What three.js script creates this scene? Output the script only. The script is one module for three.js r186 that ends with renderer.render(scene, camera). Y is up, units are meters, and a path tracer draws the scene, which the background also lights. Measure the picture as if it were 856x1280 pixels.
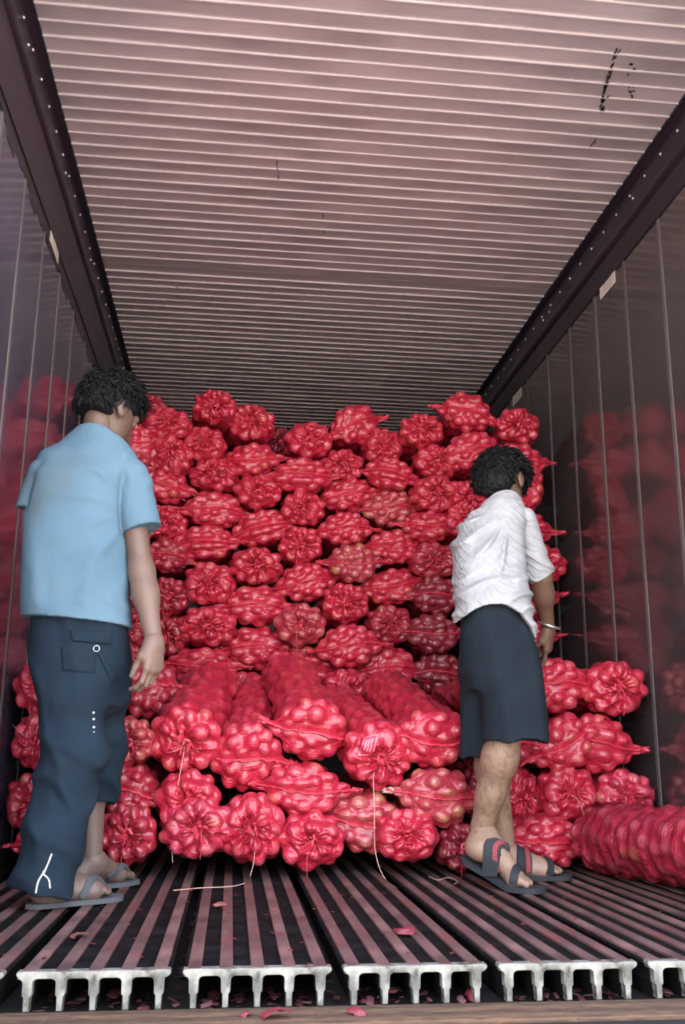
import * as THREE from 'three';
import { mergeGeometries, mergeVertices, toCreasedNormals } from 'three/addons/utils/BufferGeometryUtils.js';
import { RoundedBoxGeometry } from 'three/addons/geometries/RoundedBoxGeometry.js';

// ---------------------------------------------------------------- camera, sky, sun, exposure
const scene = new THREE.Scene();
const renderer = new THREE.WebGLRenderer({ antialias: true });
renderer.toneMapping = THREE.LinearToneMapping;
renderer.toneMappingExposure = 3.9;
renderer.shadowMap.enabled = true;

// The container interior: x across, y up from the tread of the floor, -z towards its closed end, z = 0 at the open edge of the floor.
const XL = -0.775, XR = 1.625, CEIL = 2.75, EYE = 0.4287, ZF = 2.0552, FOC = 1191.43;
const FW = new THREE.Vector3(0.10754646, 0.2377217, -0.96536115);
const RT = new THREE.Vector3(0.99361355, 0.00764774, 0.1125772);
const UP = new THREE.Vector3(-0.03414488, 0.9713032, 0.23538102);
const camera = new THREE.PerspectiveCamera(2 * Math.atan(640 / FOC) * 180 / Math.PI, 856 / 1280, 0.05, 200);
camera.position.set(0, EYE, ZF);
camera.quaternion.setFromRotationMatrix(new THREE.Matrix4().makeBasis(RT, UP, FW.clone().negate()));
scene.add(camera);

{ // a bright, slightly hazy daytime sky
  const w = 256, h = 128, a = new Float32Array(w * h * 4);
  for (let j = 0; j < h; j++) for (let i = 0; i < w; i++) {
    const el = ((j + 0.5) / h - 0.5) * Math.PI, s = Math.max(0, Math.sin(el)), k = Math.pow(1 - s, 2.2);
    const c = [1.0 + 1.25 * k, 1.2 + 0.95 * k, 1.6 + 0.4 * k], o = (j * w + i) * 4;
    for (let q = 0; q < 3; q++) a[o + q] = c[q];
    a[o + 3] = 1;
  }
  const t = new THREE.DataTexture(a, w, h, THREE.RGBAFormat, THREE.FloatType);
  t.mapping = THREE.EquirectangularReflectionMapping; t.magFilter = THREE.LinearFilter; t.needsUpdate = true;
  scene.background = t; scene.environment = t;
  scene.backgroundIntensity = 1.0; scene.environmentIntensity = 1.0;
}
const sun = new THREE.DirectionalLight(0xffecd0, 6.0);
sun.position.set(-3, 9, -2.2); sun.target.position.set(0.4, -1.3, 4);
sun.castShadow = true; sun.shadow.mapSize.set(2048, 2048);
Object.assign(sun.shadow.camera, { left: -14, right: 14, top: 14, bottom: -14, near: 0.5, far: 40 });
scene.add(sun, sun.target);

// ---------------------------------------------------------------- helpers
function rng(seed) { let s = seed >>> 0; return () => { s = (s + 0x6D2B79F5) >>> 0; let t = s; t = Math.imul(t ^ (t >>> 15), t | 1); t ^= t + Math.imul(t ^ (t >>> 7), t | 61); return ((t ^ (t >>> 14)) >>> 0) / 4294967296; }; }
const hash3 = (x, y, z) => { let n = Math.imul(x, 374761393) + Math.imul(y, 668265263) + Math.imul(z, 1442695041); n = Math.imul(n ^ (n >>> 13), 1274126177); return ((n ^ (n >>> 16)) >>> 0) / 4294967296; };
function noise(x, y, z) { // value noise, -1 .. 1
  const xi = Math.floor(x), yi = Math.floor(y), zi = Math.floor(z), f = t => t * t * (3 - 2 * t), u = f(x - xi), v = f(y - yi), w = f(z - zi);
  const L = (a, b, t) => a + (b - a) * t, h = (i, j, k) => hash3(xi + i, yi + j, zi + k);
  return 2 * L(L(L(h(0, 0, 0), h(1, 0, 0), u), L(h(0, 1, 0), h(1, 1, 0), u), v), L(L(h(0, 0, 1), h(1, 0, 1), u), L(h(0, 1, 1), h(1, 1, 1), u), v), w) - 1;
}
const fbm = (x, y, z, n = 4) => { let s = 0, a = 0.5; for (let i = 0; i < n; i++) { s += a * noise(x, y, z); x = x * 2.03 + 7.1; y = y * 2.03 + 3.7; z = z * 2.03 + 1.3; a *= 0.5; } return s; };
const clamp = (x, a = 0, b = 1) => Math.min(b, Math.max(a, x)), sst = (a, b, x) => { const t = clamp((x - a) / (b - a)); return t * t * (3 - 2 * t); };
const lerp = (a, b, t) => a + (b - a) * t;
const V = (x, y, z) => new THREE.Vector3(x, y, z);
// a point of the container at depth Z from the eye, seen in the direction of (px, py)
function at(px, py, Z) { const v = FW.clone().multiplyScalar(FOC).addScaledVector(RT, px - 428).addScaledVector(UP, 640 - py); v.multiplyScalar(Z / -v.z); return V(v.x, v.y + EYE, v.z + ZF); }
const zOf = Z => ZF - Z;
const used = {};
function numbered(n) { used[n] = (used[n] ?? -1) + 1; return used[n] ? n + '_' + String(used[n]).padStart(3, '0') : n; }
function mesh(name, geo, mat, parent) { const m = new THREE.Mesh(geo, mat); m.name = numbered(name); m.castShadow = m.receiveShadow = true; parent?.add(m); return m; }
function thing(name, label, category, group) { const g = new THREE.Group(); g.name = numbered(name); g.userData = { label, category }; if (group) g.userData.group = group; scene.add(g); return g; }
function struct(name, geo, mat) { const m = geo ? mesh(name, geo, mat) : new THREE.Group(); m.name = name; m.userData.kind = 'structure'; scene.add(m); return m; }
function box(w, h, d, x = 0, y = 0, z = 0) { const g = new THREE.BoxGeometry(w, h, d); g.translate(x, y, z); return g; }
function tex(w, h, fn, srgb, rep) {
  const a = new Uint8Array(w * h * 4);
  for (let j = 0; j < h; j++) for (let i = 0; i < w; i++) { const c = fn(i / w, j / h), o = (j * w + i) * 4; for (let q = 0; q < 3; q++) a[o + q] = clamp(c[q] ?? c[0]) * 255; a[o + 3] = (c[3] ?? 1) * 255; }
  const t = new THREE.DataTexture(a, w, h); t.wrapS = t.wrapT = THREE.RepeatWrapping; t.magFilter = THREE.LinearFilter; t.minFilter = THREE.LinearMipmapLinearFilter; t.generateMipmaps = true;
  if (srgb) t.colorSpace = THREE.SRGBColorSpace; if (rep) t.repeat.set(rep[0], rep[1]); t.needsUpdate = true; return t;
}
// tiling fractal noise for textures
function tnoise(u, v, n, oct, seed) {
  let s = 0, a = 0.5;
  for (let o = 0; o < oct; o++) {
    const x = u * n, y = v * n, xi = Math.floor(x), yi = Math.floor(y), f = t => t * t * (3 - 2 * t), fx = f(x - xi), fy = f(y - yi), H = (i, j) => hash3(((xi + i) % n + n) % n, ((yi + j) % n + n) % n, seed + o * 17);
    s += a * (lerp(lerp(H(0, 0), H(1, 0), fx), lerp(H(0, 1), H(1, 1), fx), fy) * 2 - 1); n *= 2; a *= 0.5;
  }
  return s;
}
const std = o => new THREE.MeshPhysicalMaterial(o);
const lin = (r, g, b) => new THREE.Color().setRGB(r, g, b);

// ---------------------------------------------------------------- materials of the container
const wallBump = tex(256, 256, (u, v) => [0.5 + 0.5 * tnoise(u, v, 4, 5, 3)], false);
const wallTone = tex(256, 256, (u, v) => { const n = 0.9 + 0.16 * tnoise(u, v, 3, 5, 11) + 0.05 * Math.sin(v * 400) * tnoise(u, v, 6, 2, 4); return [n, n, n]; }, true);
const M = {
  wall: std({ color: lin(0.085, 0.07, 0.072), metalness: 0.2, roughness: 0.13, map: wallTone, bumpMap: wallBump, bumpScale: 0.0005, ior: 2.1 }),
  wallHazeTint: std({ color: lin(0.088, 0.084, 0.135), metalness: 0.2, roughness: 0.14, map: wallTone, bumpMap: wallBump, bumpScale: 0.0005, ior: 1.9 }),  // left wall: bluish lens haze put into the base colour
  strip: std({ color: lin(0.12, 0.1, 0.1), metalness: 0.1, roughness: 0.55 }),
  trim: std({ color: lin(0.034, 0.024, 0.037), metalness: 0.5, roughness: 0.36 }),
  seal: std({ color: lin(0.012, 0.013, 0.022), roughness: 0.6 }),
  rivet: std({ color: lin(0.75, 0.75, 0.75), metalness: 0.7, roughness: 0.35 }),
  ceil: std({ color: lin(0.67, 0.545, 0.565), metalness: 0.25, roughness: 0.38, map: wallTone, bumpMap: wallBump, bumpScale: 0.0006 }),
  ridge: std({ color: lin(0.68, 0.57, 0.58), metalness: 0.25, roughness: 0.35 }),
  scuff: std({ color: lin(0.03, 0.025, 0.025), roughness: 0.9 }),
  shell: std({ color: lin(0.5, 0.5, 0.5), roughness: 0.7 }),
  label: null,
};

// ---------------------------------------------------------------- ground outside, container shell
{
  const conc = tex(256, 256, (u, v) => { const n = 0.62 + 0.12 * tnoise(u, v, 5, 5, 21); return [n, n * 0.97, n * 0.92]; }, true, [10, 10]);
  const g = new THREE.PlaneGeometry(60, 60); g.rotateX(-Math.PI / 2); g.translate(0, -1.35, 10);
  struct('ground', g, std({ map: conc, roughness: 0.95 }));
}
const ZB = zOf(11.6), ZO = 0.28, LEN = ZO - ZB, ZC = (ZO + ZB) / 2, TH = 0.09;
function wall(side) {
  const left = side === 'left', X = left ? XL : XR, sg = left ? -1 : 1, mat = left ? M.wallHazeTint : M.wall;
  const w = struct('wall_' + side, box(TH, CEIL + 0.5, LEN, X + sg * (TH / 2 + 0.004), CEIL / 2 - 0.15, ZC), M.shell);
  const first = left ? 3.029 : 3.261, top = left ? 2.385 : 2.50, zs = [];
  for (let k = -4; k < 25; k++) zs.push(first + k * 0.345);
  for (let k = 0; k + 1 < zs.length; k++) { // one sheet between two cover strips
    const z0 = zOf(zs[k]), z1 = zOf(zs[k + 1]), W = z0 - z1, g = new THREE.PlaneGeometry(W, top + 0.08, 6, 10), r = rng(k * 7 + (left ? 100 : 0));
    const p = g.attributes.position, uv = g.attributes.uv, ou = r() * 9, ov = r() * 9;
    for (let i = 0; i < p.count; i++) { const a = p.getX(i), b = p.getY(i); p.setZ(i, 0.0022 * Math.cos(a / W * Math.PI) + 0.0012 * noise(a * 5 + k * 3, b * 3, k)); uv.setXY(i, a / 0.9 + ou, b / 0.9 + ov); }
    g.computeVertexNormals(); g.rotateY(left ? Math.PI / 2 : -Math.PI / 2); g.translate(X - sg * 0.004, top / 2 - 0.02, (z0 + z1) / 2);
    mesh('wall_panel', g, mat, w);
  }
  const sg2 = new THREE.Shape(); sg2.moveTo(-0.015, 0); sg2.quadraticCurveTo(-0.014, 0.0036, -0.01, 0.004); sg2.lineTo(0.01, 0.004); sg2.quadraticCurveTo(0.014, 0.0036, 0.015, 0);
  const strip = new THREE.ExtrudeGeometry(sg2, { depth: top - 0.02, bevelEnabled: false, curveSegments: 3 }); strip.rotateX(-Math.PI / 2); strip.rotateY(left ? -Math.PI / 2 : Math.PI / 2);
  for (const Z of zs) { const m = mesh('cover_strip', strip, M.strip, w); m.position.set(X - sg * 0.003, 0, zOf(Z)); }
  // cornice along the ceiling: seal, riveted flange, rounded roll and a plain skirt
  const pr = new THREE.Shape(), yb = top - 0.02;
  pr.moveTo(0, CEIL + 0.02); pr.lineTo(-0.05, CEIL + 0.02); pr.lineTo(-0.05, CEIL - 0.01); pr.lineTo(-0.034, CEIL - 0.02); pr.lineTo(-0.026, CEIL - 0.12);
  pr.bezierCurveTo(-0.05, CEIL - 0.135, -0.046, CEIL - 0.165, -0.024, CEIL - 0.18); pr.lineTo(-0.012, yb); pr.lineTo(0, yb);
  const cg = new THREE.ExtrudeGeometry(pr, { depth: LEN, bevelEnabled: false, curveSegments: 8 });
  if (left) cg.scale(-1, 1, 1), cg.index ?? flip(cg);
  cg.translate(X, 0, ZB); cg.computeVertexNormals();
  mesh('cornice', cg, M.trim, w);
  mesh('sealant', box(0.02, 0.016, LEN, X - sg * 0.052, CEIL - 0.004, ZC), M.seal, w);
  const rv = [], s0 = new THREE.SphereGeometry(0.0062, 8, 5, 0, Math.PI * 2, 0, Math.PI / 2); s0.rotateZ(left ? -Math.PI / 2 : Math.PI / 2);
  for (let k = -6, Z; (Z = 2.84 + k * 0.1475) < 10; k++) { const c = s0.clone(); c.translate(X - sg * 0.033, CEIL - 0.062, zOf(Z)); rv.push(c); }
  for (const Z of left ? [2.79, 3.52, 4.235, 5.6] : [3.41, 4.5, 4.6]) { const c = s0.clone(); c.translate(X - sg * 0.03, CEIL - 0.085, zOf(Z)); rv.push(c); }
  const rm = mesh('rivets', mergeGeometries(rv), M.rivet, w); rm.userData.kind = 'stuff';
  if (left) { // torn lower edge of the dark skirt
    const r = rng(5), sh = new THREE.Shape(); sh.moveTo(0, 0.12);
    for (let z = 0; z < 4.4; z += 0.115) { const d = -0.005 - 0.05 * (1 - (z % 0.345) / 0.345) - 0.02 * r(); sh.lineTo(z, d); sh.lineTo(z + 0.1, d - 0.012); }
    sh.lineTo(4.4, 0.12);
    const g = new THREE.ExtrudeGeometry(sh, { depth: 0.003, bevelEnabled: false }); g.rotateY(Math.PI / 2); g.translate(X + 0.0045, top - 0.03, zOf(2.4));
    mesh('torn_skirt', g, M.trim, w);
  }
  return w;
}
function flip(g) { const p = g.attributes.position; for (const n of Object.keys(g.attributes)) { const t = g.attributes[n], s = t.itemSize, a = t.array; for (let i = 0; i < p.count; i += 3) for (let q = 0; q < s; q++) { const x = a[(i + 1) * s + q]; a[(i + 1) * s + q] = a[(i + 2) * s + q]; a[(i + 2) * s + q] = x; } } }
const wallL = wall('left'), wallR = wall('right');
struct('wall_back', box(XR - XL + 2 * TH, CEIL + 0.5, TH, (XL + XR) / 2, CEIL / 2 - 0.15, ZB - TH / 2), M.shell);

// ---------------------------------------------------------------- ceiling of narrow ribbed planks
{
  const c = struct('ceiling', box(XR - XL + 2 * TH, 0.1, LEN, (XL + XR) / 2, CEIL + 0.07, ZC), M.shell);
  const W = XR - XL - 0.1, cx = (XL + XR) / 2, P = 0.0748, vars = [];
  for (let v = 0; v < 6; v++) {
    const r = rng(40 + v), g = new THREE.BoxGeometry(W, 0.012, P - 0.006, 40, 1, 2), p = g.attributes.position, uv = g.attributes.uv;
    for (let i = 0; i < p.count; i++) { const x = p.getX(i), z = p.getZ(i); if (p.getY(i) < 0) p.setY(i, -0.006 + 0.0011 * noise(x * 2.3 + v * 9, z * 14, v) + 0.0008 * noise(x * 7, z * 30, v + 5)); uv.setXY(i, x / 1.1 + v * 0.37, z / 1.1 + v * 0.61); }
    g.computeVertexNormals();
    const rs = new THREE.Shape(); rs.moveTo(-0.0045, 0.004); rs.lineTo(-0.004, -0.003); rs.quadraticCurveTo(0, -0.0058, 0.004, -0.003); rs.lineTo(0.0045, 0.004);
    const rg = new THREE.ExtrudeGeometry(rs, { depth: W, steps: 40, bevelEnabled: false, curveSegments: 3 }); rg.rotateY(Math.PI / 2); rg.translate(-W / 2, 0, 0);
    const q = rg.attributes.position; for (let i = 0; i < q.count; i++) q.setY(i, q.getY(i) - 0.0025 + 0.0012 * noise(q.getX(i) * 3 + v * 5, 1, v));
    rg.computeVertexNormals();
    vars.push([g, rg]);
  }
  for (let k = -7; k < 112; k++) {
    const Z = 2.615 + k * P, v = (k * 5 + 40) % 6, wide = k === 24;
    const m = mesh('plank', vars[v][0], M.ceil, c); m.position.set(cx, CEIL + 0.004 + 0.0012 * hash3(k, 3, 1), zOf(Z + P / 2)); m.rotation.x = 0.012 * (hash3(k, 9, 2) - 0.5);
    if (!wide) { const rr = mesh('ridge', vars[v][1], M.ridge, c); rr.position.set(cx, CEIL - 0.0005, zOf(Z)); }
  }
  // black scrape marks across the planks and a few short nicks
  const bits = [], r = rng(77);
  const smear = (px, py, w, h) => { const b = at(px, py, 1), e = V(0, EYE, ZF), d = b.sub(e), t = (CEIL - 0.0052 - EYE) / d.y, p = e.addScaledVector(d, t); const g = new THREE.CylinderGeometry(0.5, 0.5, 0.0012, 7); g.scale(w, 1, h); g.rotateY((r() - 0.5) * 0.5); g.translate(p.x, p.y, p.z); bits.push(g); };
  for (let i = 0; i < 64; i++) { const t = r(), py = 58 + 82 * t, k = Math.abs((t * 9.3) % 1 - 0.5) > 0.34 ? 0.4 : 1; smear(772 - 22 * t - 8 * t * (1 - t) + (r() * r() - 0.1) * 9 * k, py, (0.003 + 0.008 * r() * r()) * k, 0.012 + 0.026 * r()); }
  for (let i = 0; i < 12; i++) smear(785 + r() * 8, 62 + r() * 60, 0.006 + 0.01 * r(), 0.008);
  for (const [x, y] of [[346, 204], [347, 212], [348, 222], [744, 176], [740, 180], [221, 360], [221, 370], [404, 270], [405, 290]]) smear(x, y, 0.004, 0.05);
  const sm = mesh('scuff_marks', mergeGeometries(bits), M.scuff, c); sm.userData.kind = 'stuff';
}

// ---------------------------------------------------------------- floor: aluminium extrusions with worn treads
{
  const worn = tex(256, 256, (u, v) => { const n = tnoise(u, v, 4, 5, 31), s = tnoise(u, v * 0.25, 16, 3, 8), k = 0.55 + 0.28 * n + 0.2 * s, red = sst(0.1, 0.5, tnoise(u, v, 5, 4, 61)); return [0.52 * k + 0.06 * red + 0.14, 0.41 * k + 0.1, 0.385 * k + 0.1]; }, true);
  const dirt = tex(128, 128, (u, v) => { const n = 0.075 + 0.09 * tnoise(u, v, 8, 4, 51); return [n, n * 0.93, n * 0.95]; }, true);
  const edgeT = tex(128, 128, (u, v) => { const n = 0.43 + 0.28 * tnoise(u, v, 6, 5, 71), d = sst(0.15, 0.5, tnoise(u, v, 5, 4, 91)) * 0.3; return [n - d, n - d * 1.05, n * 0.95 - d * 1.1]; }, true);
  const mTread = std({ map: worn, roughness: 0.55, metalness: 0.15, bumpMap: worn, bumpScale: 0.0006 });
  const mDirt = std({ map: dirt, roughness: 0.92, specularIntensity: 0.25, bumpMap: dirt, bumpScale: 0.003 });
  const mAlu = std({ map: edgeT, roughness: 0.5, metalness: 0.2 });
  const L = 10.9, fl = struct('floor', box(XR - XL + 2 * TH, 0.12, L + 0.28, (XL + XR) / 2, -0.142, -L / 2 + 0.14 - 0.14), std({ map: dirt, roughness: 0.95 }));
  // uv in metres on a box
  const muv = (g, s) => { const p = g.attributes.position, n = g.attributes.normal, uv = g.attributes.uv; for (let i = 0; i < p.count; i++) { const ny = Math.abs(n.getY(i)) > 0.5, nx = Math.abs(n.getX(i)) > 0.5; uv.setXY(i, (nx ? p.getY(i) : p.getX(i)) / s + 0.5, (ny || nx ? p.getZ(i) : p.getY(i)) / s + 0.5); } return g; };
  const U = 0.3172, uw = 0.289, bp = 0.0625, bw = 0.027;
  // cross-section: a deck on five legs
  const sh = new THREE.Shape(); const hw = uw / 2;
  sh.moveTo(-hw, -0.002); sh.lineTo(hw, -0.002); sh.quadraticCurveTo(hw + 0.004, -0.006, hw, -0.010); sh.lineTo(hw - 0.004, -0.013);
  for (let k = 4; k >= 0; k--) {
    const x = (k - 2) * bp, a = 0.0085, b = 0.0055;
    const e = k === 4 ? hw - 0.006 : x + bp / 2;
    if (k !== 4) sh.lineTo(x + bp / 2, -0.0135);
    sh.lineTo(Math.min(e, x + 0.019), -0.0135); sh.quadraticCurveTo(x + a, -0.0145, x + a, -0.024); sh.lineTo(x + a * 0.95, -0.044); sh.lineTo(x + b, -0.046); sh.lineTo(x + b * 0.9, -0.071);
    sh.lineTo(x - b * 0.9, -0.071); sh.lineTo(x - b, -0.046); sh.lineTo(x - a * 0.95, -0.044); sh.lineTo(x - a, -0.024); sh.quadraticCurveTo(x - a, -0.0145, x - 0.019, -0.0135);
  }
  sh.lineTo(-hw + 0.004, -0.013); sh.lineTo(-hw, -0.010); sh.quadraticCurveTo(-hw - 0.004, -0.006, -hw, -0.002);
  const nose = new THREE.ExtrudeGeometry(sh, { depth: 0.02, bevelEnabled: true, bevelSize: 0.0012, bevelThickness: 0.0012, bevelSegments: 1, curveSegments: 4 }); muv(nose, 0.16); nose.translate(0, 0, -0.0205);
  const deck = new THREE.ExtrudeGeometry(sh, { depth: L, bevelEnabled: false, curveSegments: 3 }); muv(deck, 0.4); deck.translate(0, -0.004, -L - 0.02);
  const bars = []; for (let v = 0; v < 4; v++) { const g = new RoundedBoxGeometry(bw, 0.009, L, 2, 0.0022); muv(g, 0.5); const uv = g.attributes.uv; for (let i = 0; i < uv.count; i++) uv.setXY(i, uv.getX(i) + v * 0.23, uv.getY(i) + v * 0.31); bars.push(g); }
  const x0 = -0.394 + uw / 2;
  for (let k = -1; k < 7; k++) {
    const cxu = x0 + k * U, n = k === -1 ? [0, 1, 2, 3, 4] : [0, 1, 2, 3, 4];
    if (cxu - hw > XR) break;
    const e = mesh('floor_extrusion', deck, mDirt, fl); e.position.set(cxu, 0, 0);
    mesh('end_face', nose, mAlu, e);
    for (const i of n) { const b = mesh('tread_bar', bars[(k * 3 + i * 7 + 20) % 4], mTread, e); b.position.set((i - 2) * bp, -0.0045, -L / 2 - 0.001); }
  }
  // curb strips beside the outermost extrusions
  for (const [x, w] of [[XL + 0.012, 0.022], [XR - 0.012, 0.024]]) mesh('floor_curb', box(w, 0.09, L, x, 0.02, -L / 2), mDirt, fl);
  // worn timber sill below the open edge and the pale rail in front of it
  const wood = tex(512, 128, (u, v) => { const n = tnoise(u, v, 4, 3, 15) * 0.5, gr = Math.sin((v * 9 + n) * 6.28) * 0.5 + 0.5, f = tnoise(u * 0.5, v * 4, 32, 3, 25), k = 0.55 + 0.22 * gr + 0.3 * f; return [0.46 * k + 0.05, 0.34 * k + 0.035, 0.26 * k + 0.025]; }, true);
  const sb = new RoundedBoxGeometry(XR - XL + 2 * TH, 0.05, 0.12, 2, 0.006); muv(sb, 0.5); sb.translate((XL + XR) / 2, -0.098, 0.055);
  const sill = struct('trim_1', sb, std({ map: wood, roughness: 0.8, bumpMap: wood, bumpScale: 0.004 }));
  mesh('sill_rail', muv(box(XR - XL + 2 * TH, 0.06, 0.05, (XL + XR) / 2, -0.158, 0.1), 0.3), mAlu, sill);
}
{ // printed notices stuck to the walls
  const print = (seed, red) => { const c = document.createElement('canvas'); c.width = 256; c.height = 128; const x = c.getContext('2d'), r = rng(seed); x.fillStyle = '#e2d3c8'; x.fillRect(0, 0, 256, 128); if (red) { x.fillStyle = '#7c1f2c'; x.fillRect(0, 0, 256, 16); } x.fillStyle = '#6b5b5a'; for (let l = 0; l < 5; l++) { let p = 60 - l * 8 + r() * 20; const y = 32 + l * 18; while (p < 200 + r() * 30) { const w = 6 + r() * 18; x.fillRect(p, y, w, l ? 5 : 8); p += w + 5; } } const t = new THREE.CanvasTexture(c); t.colorSpace = THREE.SRGBColorSpace; return t; };
  const stick = (label, X, y, Z, w, h, tilt, seed, red) => { const g = new THREE.PlaneGeometry(w, h, 6, 4), p = g.attributes.position; for (let i = 0; i < p.count; i++) p.setZ(i, 0.0012 + 0.0012 * noise(p.getX(i) * 30 + seed, p.getY(i) * 30, 2)); g.computeVertexNormals(); const b = new THREE.BoxGeometry(w, h, 0.0012); const t = thing('wall_sticker', label, 'sticker'); mesh('backing', b, std({ color: lin(0.5, 0.46, 0.44), roughness: 0.7 }), t).name = 'backing'; mesh('printed_face', g, std({ map: print(seed, red), roughness: 0.6 }), t).name = 'printed_face'; t.rotation.set(0, X < 0 ? Math.PI / 2 : -Math.PI / 2, 0); t.rotateZ(tilt); t.position.set(X + (X < 0 ? 0.0095 : -0.0095), y, zOf(Z)); };
  stick('white notice with red top edge on the right wall near its first strips', XR, 2.04 + EYE, 3.775, 0.178, 0.088, 0, 5, true);
  stick('small pale sticker far back on the right wall above the round sack', XR, 2.017 + EYE, 5.185, 0.185, 0.06, 0, 7, false);
  stick('small pale sticker high on the left wall under the torn skirt', XL, 1.916 + EYE, 3.535, 0.18, 0.055, -0.03, 9, false);
}

// ---------------------------------------------------------------- net sacks of onions
const netTone = tex(256, 256, (u, v) => {
  const p = sst(-0.15, 0.35, tnoise(u, v, 6, 3, 5)), l = Math.pow(0.5 + 0.5 * Math.sin(v * Math.PI * 2 * 22 + 2 * tnoise(u, v, 4, 2, 9)), 3), n = 0.86 + 0.1 * tnoise(u, v, 16, 3, 19), w = 0.5 + 0.5 * Math.sin(u * Math.PI * 2 * 40);
  const k = l * p * 0.16 + 0.03 * w, s = sst(0.42, 0.62, tnoise(u, v, 9, 3, 45)) * 0.22; return [n + k * 0.6 + s * 0.3, n + k * 1.5 + s, n + k * 1.4 + s];
}, true);
const netBump = tex(256, 256, (u, v) => { const a = 1 - Math.abs(tnoise(u, v, 5, 3, 2)) * 2, b = 1 - Math.abs(tnoise(u, v, 13, 3, 6)) * 2, c = 1 - Math.abs(tnoise(u, v, 29, 2, 16)) * 2; return [0.36 + 0.24 * a + 0.2 * b + 0.1 * c + 0.05 * Math.sin(v * Math.PI * 2 * 22)]; }, false);
const net = (c, o = {}) => std({ color: lin(...c), vertexColors: true, map: netTone, bumpMap: netBump, bumpScale: 0.0058, roughness: 0.4, clearcoat: 0.6, clearcoatRoughness: 0.17, ...o });
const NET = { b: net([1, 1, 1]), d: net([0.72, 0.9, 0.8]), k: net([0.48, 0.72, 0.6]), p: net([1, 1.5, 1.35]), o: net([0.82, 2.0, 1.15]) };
const mCord = std({ color: lin(0.62, 0.07, 0.1), roughness: 0.5 }), mPale = std({ color: lin(0.62, 0.36, 0.3), roughness: 0.6 });
const mSeam = std({ color: lin(0.66, 0.045, 0.085), roughness: 0.4, clearcoat: 0.5, clearcoatRoughness: 0.25, bumpMap: netBump, bumpScale: 0.002 });
const RX = 0.125, RY = 0.115, SL = 0.72;
function sackBody(kind, seed, opt = {}) { // axis z, the tied or sewn end at +z facing out, centre of the end's rim at 0
  const r = rng(seed), NT = 96, P = [], lob = 7 + Math.floor(r() * 4), ph = r() * 6.28, ph2 = r() * 6.28, cap = 0.5 * RX + 0.012, L = opt.L ?? SL;
  // rows from the end's middle outwards, then along the body, then the plain far end
  const rows = []; for (let i = 0; i <= 34; i++) rows.push(['f', i / 34]); const nb = opt.side ? 60 : 30; for (let i = 1; i <= nb; i++) rows.push(['b', i / nb]); for (let i = 1; i <= 12; i++) rows.push(['r', i / 12]);
  const NR = rows.length, calm = [], uvs = [];
  let run = 0, prev = null;
  rows.forEach(([k, t], i) => {
    for (let j = 0; j <= NT; j++) {
      const th = j / NT * Math.PI * 2, c = Math.cos(th), s = Math.sin(th); let x, y, z, q = 1;
      if (k === 'f') {
        const phi = t * Math.PI / 2;
        if (kind === 'R') {
          const ro = Math.pow(Math.sin(phi), 0.82), zz = Math.pow(Math.cos(phi), 0.8);
          const ww = 1.6 * Math.sin(2 * th + ph2) + 0.9 * Math.sin(3 * th + ph), pl = (Math.cos(lob * th + ph + ww) * (0.55 + 0.6 * noise(c * 1.6 + seed, s * 1.6, 4)) + 0.5 * noise(c * ro * 4.5 + seed, s * ro * 4.5, 9)) * sst(0.05, 0.35, ro) * (1 - sst(0.55, 1.05, ro)), fine = Math.cos(Math.round(lob * 2.4) * th + ph2 + ww + 9 * ro) * sst(0.02, 0.14, ro) * (1 - sst(0.25, 0.6, ro));
          x = RX * ro * c; y = RY * ro * s; z = cap * zz - 0.034 * Math.exp(-Math.pow(ro / 0.27, 2)) + 0.017 * pl + 0.006 * fine;
          q = 0.35 + 0.65 * sst(0.3, 0.75, ro); const k2 = 1 + 0.035 * Math.cos(lob * th + ph) * sst(0.4, 0.9, ro); x *= k2; y *= k2;
        } else {
          const qq = Math.cos(phi), hy = RY * Math.pow(Math.sin(phi), 0.8), hx = RX * (1 + 0.14 * Math.pow(qq, 2)), e = lerp(1, 0.8, qq);
          x = hx * Math.sign(c) * Math.pow(Math.abs(c), e); y = hy * s; const w = Math.abs(x / hx);
          x *= 1 + 0.2 * Math.pow(qq, 3) * Math.pow(w, 6); z = cap * Math.pow(qq, 0.75) - cap * 0.95 * Math.pow(qq, 0.6) * Math.pow(w, 2.6);
          y += 0.012 * Math.sin(x / RX * 2.2 + ph) * qq; z += 0.006 * noise(x * 30, 3, seed) * qq - 0.016 * Math.exp(-Math.pow(hy / RY / 0.2, 2)) * (1 - w * w * 0.7); q = 0.2 + 0.8 * sst(0.02, 0.34, hy / RY) - 0.2 * sst(0.75, 1, w) * qq;
        }
      } else if (k === 'b') {
        const zz = t * L, a = 1 - (opt.side ? 0 : 0.1 * sst(0, 0.35, t)) + 0.02 * noise(zz * 9, c * 1.5, s * 1.5 + seed);
        x = RX * a * c; y = RY * a * s; z = -zz;
      } else { const f = t * Math.PI / 2, ro = Math.pow(Math.cos(f), 0.85); x = RX * ro * c * (opt.side ? 1 : 0.9); y = RY * ro * s * (opt.side ? 1 : 0.9); z = -L - cap * 0.9 * Math.sin(f); }
      // slumped: the underside is flatter
      if (y < 0) y *= 0.94;
      P.push(V(x, y, z)); calm.push(q);
    }
    const m = P[i * (NT + 1) + NT / 4]; if (prev) run += prev.distanceTo(m); prev = m;
    for (let j = 0; j <= NT; j++) uvs.push(j / NT * 0.78 / 0.2 + seed * 0.37, run / 0.2 + seed * 0.21);
  });
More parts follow.
